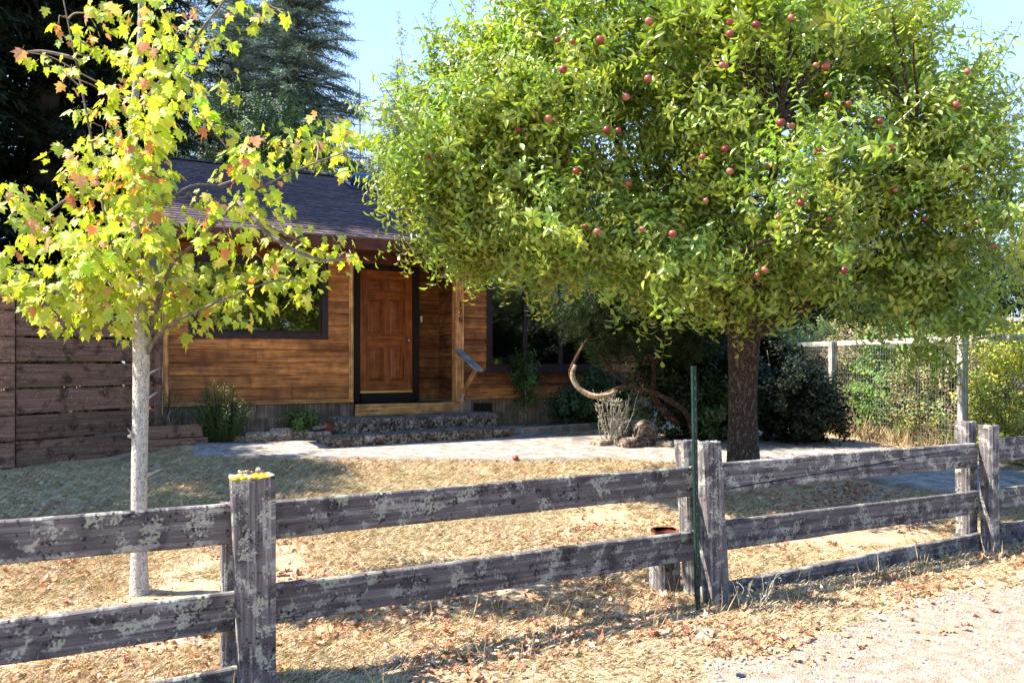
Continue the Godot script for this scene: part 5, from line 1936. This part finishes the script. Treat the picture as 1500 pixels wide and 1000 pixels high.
func build_background():
	# dark tall conifers behind the house's left end; their shade lies on the upper roof
	var dark := Color(0.02, 0.032, 0.014)
	conifer("conifer", "black-green tall conifer whose drooping boughs fill the upper left corner", Vector3(-3.0, 0.45, -18.3), 23, 3.1, 1.2, 420, dark, "fine", "dark conifers behind the house", 0.6)
	conifer("conifer", "black-green tall conifer behind the maple's crown", Vector3(-0.4, 0.48, -19.0), 24, 3.0, 1.5, 430, dark, "fine", "dark conifers behind the house", 0.6)
	conifer("conifer", "black-green tall conifer outside the left edge of the photo", Vector3(-6.5, 0.45, -18.6), 23, 4.0, 2.0, 360, dark, "fine", "dark conifers behind the house", 0.6)
	conifer("conifer", "black-green broad conifer added just outside the left edge to shade the upper roof", Vector3(-5.2, 0.45, -19.2), 27, 5.0, 2.0, 1300, dark, "fine", "dark conifers behind the house", 0.6)  # extra conifer added to deepen the shade on the roof
	conifer("conifer", "black-green slim conifer right of the maple's top, behind the roof's left end", Vector3(0.7, 0.48, -20.0), 25, 2.6, 1.5, 520, dark, "fine", "dark conifers behind the house", 0.5)
	broad_tree("added_shade_tree", "unseen broad dark tree added outside the left edge to shade the left of the yard", Vector3(-3.9, 0.2, -11.4), [[-3.8, 5.2, 11.3, 2.0, 2.2, 2.0], [-4.6, 4.2, 11.0, 1.7, 1.6, 1.5]], 2600, Color(0.03, 0.055, 0.016))  # unseen tree, added to throw shade over the left yard
	# trees farther back; daylight and haze put into the far conifers' pale tints
	conifer("conifer", "tall grey-green conifer with a clear dark trunk behind the roof", Vector3(9.24, 0.48, -38.2), 25, 4.2, 3.0, 700, Color(0.17, 0.24, 0.2), "coarse", "far conifers", 0.55)
	conifer("conifer", "pale grey-green conifer left of the tallest far one", Vector3(7.6, 0.48, -43.2), 24, 3.8, 3.0, 640, Color(0.23, 0.29, 0.24), "coarse", "far conifers", 0.6)
	conifer("conifer", "sparse conifer with a pointed top beside the apple tree's left shoots", Vector3(16.0, 0.48, -42.5), 17.6, 3.8, 3.0, 300, Color(0.2, 0.24, 0.17), "coarse", "far conifers", 0.8)
	conifer("conifer", "thin nearly bare conifer between the far conifers", Vector3(17.35, 0.48, -53.2), 20, 1.6, 4.0, 110, Color(0.24, 0.26, 0.2), "thin", "far conifers", 0.7)
	conifer("conifer", "bluish conifer at the left of the far group", Vector3(3.6, 0.48, -40.0), 24, 4.0, 3.0, 420, Color(0.12, 0.17, 0.12), "coarse", "far conifers", 0.6)
	broad_tree("broadleaf_tree", "dark green rounded tree below the tall far conifer", Vector3(6.4, 0.48, -30.7), [[6.4, 8.8, 30.7, 2.2, 2.4, 2.0], [4.6, 7.2, 30.0, 2.0, 2.0, 2.0], [8.0, 7.0, 31.0, 1.8, 1.8, 1.8]], 1900, Color(0.035, 0.075, 0.025), "trees behind the roof")
	broad_tree("broadleaf_tree", "olive bushy tree just behind the roof vent", Vector3(8.2, 0.48, -24.5), [[7.4, 5.8, 24.0, 1.8, 1.5, 1.5], [10.2, 6.0, 26.0, 2.2, 2.0, 1.8], [5.0, 5.4, 24.0, 1.8, 1.3, 1.5]], 1900, Color(0.07, 0.09, 0.035), "trees behind the roof")
	broad_tree("broadleaf_tree", "brownish olive tree behind the apple tree's left side", Vector3(14.0, 0.48, -30.0), [[13.6, 6.5, 30.0, 2.6, 2.6, 2.2], [16.5, 6.0, 30.0, 2.4, 2.4, 2.2]], 1700, Color(0.1, 0.1, 0.05), "trees behind the roof")
	broad_tree("broadleaf_tree", "dark green tree behind the hedge, right of the apple trunk", Vector3(20.3, 0.4, -17.5), [[20.0, 3.6, 17.5, 2.4, 2.3, 2.0], [17.5, 3.2, 19.0, 2.2, 2.2, 2.0]], 1700, Color(0.05, 0.09, 0.03), "trees behind the hedge")
	broad_tree("broadleaf_tree", "dark green tree behind the hedge, near the right edge", Vector3(25.0, 0.3, -17.5), [[25.0, 3.4, 17.5, 2.6, 2.2, 2.2], [22.6, 3.0, 19.0, 1.8, 1.8, 1.8], [27.5, 3.2, 15.0, 2.2, 2.2, 2.0]], 2000, Color(0.055, 0.095, 0.03), "trees behind the hedge")
	broad_tree("broadleaf_tree", "green tree in the gap between house and hedge", Vector3(13.0, 0.45, -17.0), [[12.6, 3.0, 16.5, 1.8, 2.4, 1.5], [15.0, 2.8, 17.5, 1.8, 2.2, 1.5]], 1700, Color(0.04, 0.07, 0.022), "trees behind the hedge")
	# bright scrub that shows through the gaps of the board fence
	bush("scrub", "sunny yellow-green scrub seen through the gaps of the board fence", "shrub", Vector3(-1.0, 0.3, -13.6), [[-1.5, 1.3, 12.6, 1.1, 1.3, 0.5], [-0.2, 1.3, 13.1, 1.0, 1.3, 0.5], [-2.8, 1.3, 12.4, 1.0, 1.3, 0.5]], 1300, "broad", Color(0.5, 0.42, 0.08), M.hedge_leaf)
	# the grey neighbouring house beyond the hedge
	var N := thing("neighbour_house", "grey house partly seen above the yellow-green hedge at the right", "house", Vector3(23.0, 0.3, -12.0))
	var b := MB.new()
	b.col = Color(0.35, 0.36, 0.38)
	b.span(Vector3(20.0, 0.2, -14.0), Vector3(26.0, 2.3, -10.2))
	obj("wall", b, M.white_wood, N)
	b = MB.new()
	b.col = Color(0.36, 0.36, 0.37)
	for s in [-1.0, 1.0]:
		b.bar(Vector3(23.0, 2.32, -12.1 + s * 2.1), Vector3(23.0, 2.6, -12.1), 0.06, 6.6)
	for x in [20.1, 25.9]:
		b.tri(Vector3(x, 2.25, -14.0), Vector3(x, 2.25, -10.2), Vector3(x, 2.56, -12.1), Vector3(-1, 0, 0))
	obj("roof", b, M.shingle, N)
	# trees across the road, seen in the window panes
	broad_tree("broadleaf_tree", "leafy tree across the road, mirrored in the left window", Vector3(6.5, 0, 12.5), [[6.0, 4.2, -12.5, 2.6, 2.6, 2.2], [3.2, 3.6, -12.0, 2.2, 2.4, 2.0], [8.8, 3.8, -13.0, 2.2, 2.4, 2.0]], 1500, Color(0.34, 0.4, 0.09), "trees across the road", 1.3)
	broad_tree("broadleaf_tree", "leafy tree across the road, mirrored in the three-part window", Vector3(17.5, 0, 9.5), [[17.0, 3.8, -9.5, 2.6, 2.6, 2.2], [14.0, 3.2, -11.0, 2.2, 2.4, 2.0], [20.5, 3.2, -8.5, 2.2, 2.4, 2.0]], 1300, Color(0.34, 0.4, 0.09), "trees across the road", 1.3)


func _ready():
	rng.seed = 20240917
	fine.seed = 5
	fine.noise_type = FastNoiseLite.TYPE_SIMPLEX_SMOOTH
	fine.frequency = 0.01
	fine.fractal_octaves = 3

	# camera, sky, sun, exposure
	var cam := Camera3D.new()
	cam.name = "camera"
	add_child(cam)
	cam.position = Vector3(0, 1.5, 0)
	cam.rotation_degrees = Vector3(0, YAW, 0)
	cam.near = 0.1
	cam.far = 1500.0
	cam.projection = Camera3D.PROJECTION_FRUSTUM
	cam.size = 0.1 * 1000.0 / 1200.0
	cam.frustum_offset = Vector2(0, 0.1 * 30.0 / 1200.0)
	cam.current = true
	var sky := ProceduralSkyMaterial.new()
	sky.sky_top_color = lin(0.085, 0.2, 0.48)
	sky.sky_horizon_color = lin(0.32, 0.41, 0.5)
	sky.sky_curve = 0.3
	sky.ground_bottom_color = lin(0.12, 0.1, 0.07)
	sky.ground_horizon_color = lin(0.32, 0.41, 0.5)
	sky.sky_energy_multiplier = 1.05
	var env := Environment.new()
	env.background_mode = Environment.BG_SKY
	env.sky = Sky.new()
	env.sky.sky_material = sky
	env.tonemap_mode = Environment.TONE_MAPPER_LINEAR
	env.tonemap_exposure = 3.5
	env.sdfgi_enabled = true
	env.ssao_enabled = true
	env.ssil_enabled = true
	var we := WorldEnvironment.new()
	we.name = "environment"
	we.environment = env
	add_child(we)
	var sun := DirectionalLight3D.new()
	sun.name = "sun"
	sun.light_energy = 1.6
	sun.light_color = lin(1.0, 0.93, 0.82)
	sun.light_angular_distance = 0.5
	sun.shadow_enabled = true
	add_child(sun)
	sun.look_at_from_position(Vector3.ZERO, Vector3(0.72, -1.0, 0.32))

	make_materials()
	build_path()
	build_ground()
	lay_path()
	build_house()
	build_steps()
	build_rail_fence()
	build_board_fence()
	build_wire_fence()
	build_background()
	build_apple_tree()
	build_maple()
	build_juniper()
	build_plants()
	build_litter()


func leaf_clumps() -> Array:
	return [[-0.27, 2.46, 5.64, 0.12, 40], [-0.26, 2.01, 5.49, 0.16, 60], [-0.13, 2.33, 5.74, 0.19, 90], [-0.02, 1.90, 5.42, 0.22, 150], [0.12, 2.12, 5.25, 0.23, 200], [0.05, 2.66, 5.65, 0.19, 80], [0.22, 3.00, 6.11, 0.23, 100], [0.29, 2.57, 5.95, 0.27, 200], [0.37, 2.83, 5.87, 0.20, 110], [0.23, 1.90, 5.36, 0.24, 220], [0.50, 1.97, 5.55, 0.26, 220], [0.44, 2.27, 5.30, 0.24, 220], [0.40, 2.61, 5.21, 0.20, 150], [0.46, 2.87, 5.10, 0.18, 110], [0.51, 3.18, 5.19, 0.22, 130], [0.38, 3.51, 6.04, 0.18, 60], [0.21, 3.79, 6.02, 0.16, 40], [0.13, 3.60, 6.04, 0.13, 25], [-0.04, 3.71, 6.13, 0.11, 14], [0.01, 3.17, 5.44, 0.12, 20], [0.48, 3.54, 5.31, 0.20, 80], [0.74, 3.53, 5.52, 0.19, 80], [0.95, 3.75, 5.52, 0.18, 45], [1.17, 3.87, 5.53, 0.14, 20], [0.93, 3.36, 5.68, 0.11, 22], [0.67, 2.94, 4.97, 0.16, 45], [0.89, 3.01, 5.41, 0.11, 22], [0.78, 1.98, 5.54, 0.26, 200], [0.95, 1.88, 5.27, 0.21, 120], [0.82, 2.26, 4.99, 0.20, 130], [1.05, 2.47, 5.18, 0.19, 110], [0.91, 2.63, 4.84, 0.16, 110], [1.30, 2.92, 5.54, 0.21, 120], [1.48, 2.97, 5.37, 0.20, 100], [1.55, 2.93, 4.99, 0.12, 55], [1.46, 2.68, 4.77, 0.07, 16], [1.22, 2.14, 5.56, 0.23, 130], [1.33, 1.97, 5.13, 0.15, 60], [1.37, 2.25, 5.45, 0.18, 70], [1.52, 2.22, 5.33, 0.17, 50], [1.56, 2.17, 4.94, 0.08, 16], [0.64, 1.75, 5.34, 0.15, 55], [0.39, 1.72, 5.67, 0.11, 30], [-0.13, 1.79, 5.78, 0.13, 35], [-0.21, 1.84, 5.53, 0.09, 20], [0.12, 1.76, 5.50, 0.12, 35], [0.80, 2.57, 5.68, 0.16, 50], [0.25, 3.01, 5.15, 0.09, 25], [-0.22, 3.26, 5.41, 0.05, 5], [-0.10, 3.38, 5.97, 0.07, 8], [1.14, 3.59, 4.92, 0.06, 6]]


func apple_spots() -> Array:
	return [[4.87, 4.74, 6.21], [5.43, 4.66, 5.72], [5.26, 4.46, 5.54], [5.21, 4.18, 5.59], [5.38, 4.25, 5.72], [5.89, 4.68, 5.41], [5.59, 4.61, 5.55], [6.12, 4.21, 5.21], [6.06, 4.23, 5.27], [6.84, 3.80, 5.19], [6.32, 3.51, 5.47], [8.13, 4.48, 5.14], [7.91, 4.10, 5.12], [6.19, 3.97, 5.25], [6.47, 3.93, 5.25], [5.01, 3.31, 6.73], [4.74, 4.05, 6.40], [4.63, 3.76, 6.56], [4.68, 3.73, 6.44], [4.29, 4.37, 6.82], [4.24, 4.66, 6.84], [4.31, 4.60, 6.68], [4.50, 4.59, 6.49], [4.28, 3.95, 7.08], [3.55, 4.18, 8.52], [3.90, 4.24, 8.27], [3.42, 3.72, 8.36], [3.48, 3.72, 8.22], [3.80, 3.94, 7.88], [4.51, 3.42, 6.92], [4.69, 2.89, 7.03], [4.62, 2.79, 6.71], [5.54, 3.09, 6.17], [6.38, 2.98, 6.03], [6.36, 2.87, 6.00], [6.33, 3.06, 5.69], [6.89, 2.97, 5.83], [7.50, 3.27, 5.51], [8.50, 2.96, 5.35], [8.61, 3.00, 5.33], [8.78, 2.75, 5.26], [6.88, 2.42, 5.63], [6.05, 2.41, 5.89], [6.12, 2.37, 6.06], [5.43, 3.49, 6.09], [5.76, 3.69, 5.41], [5.54, 3.54, 5.90], [6.01, 3.72, 5.51], [7.09, 3.60, 5.24], [8.21, 3.05, 5.67], [4.92, 2.79, 6.38], [5.20, 2.75, 6.26], [5.60, 3.33, 5.90], [8.43, 3.57, 5.35], [6.62, 3.20, 5.52], [5.99, 3.41, 5.75], [4.14, 2.98, 7.92], [4.25, 2.79, 7.49], [4.22, 3.96, 7.59], [4.86, 4.19, 6.21]]
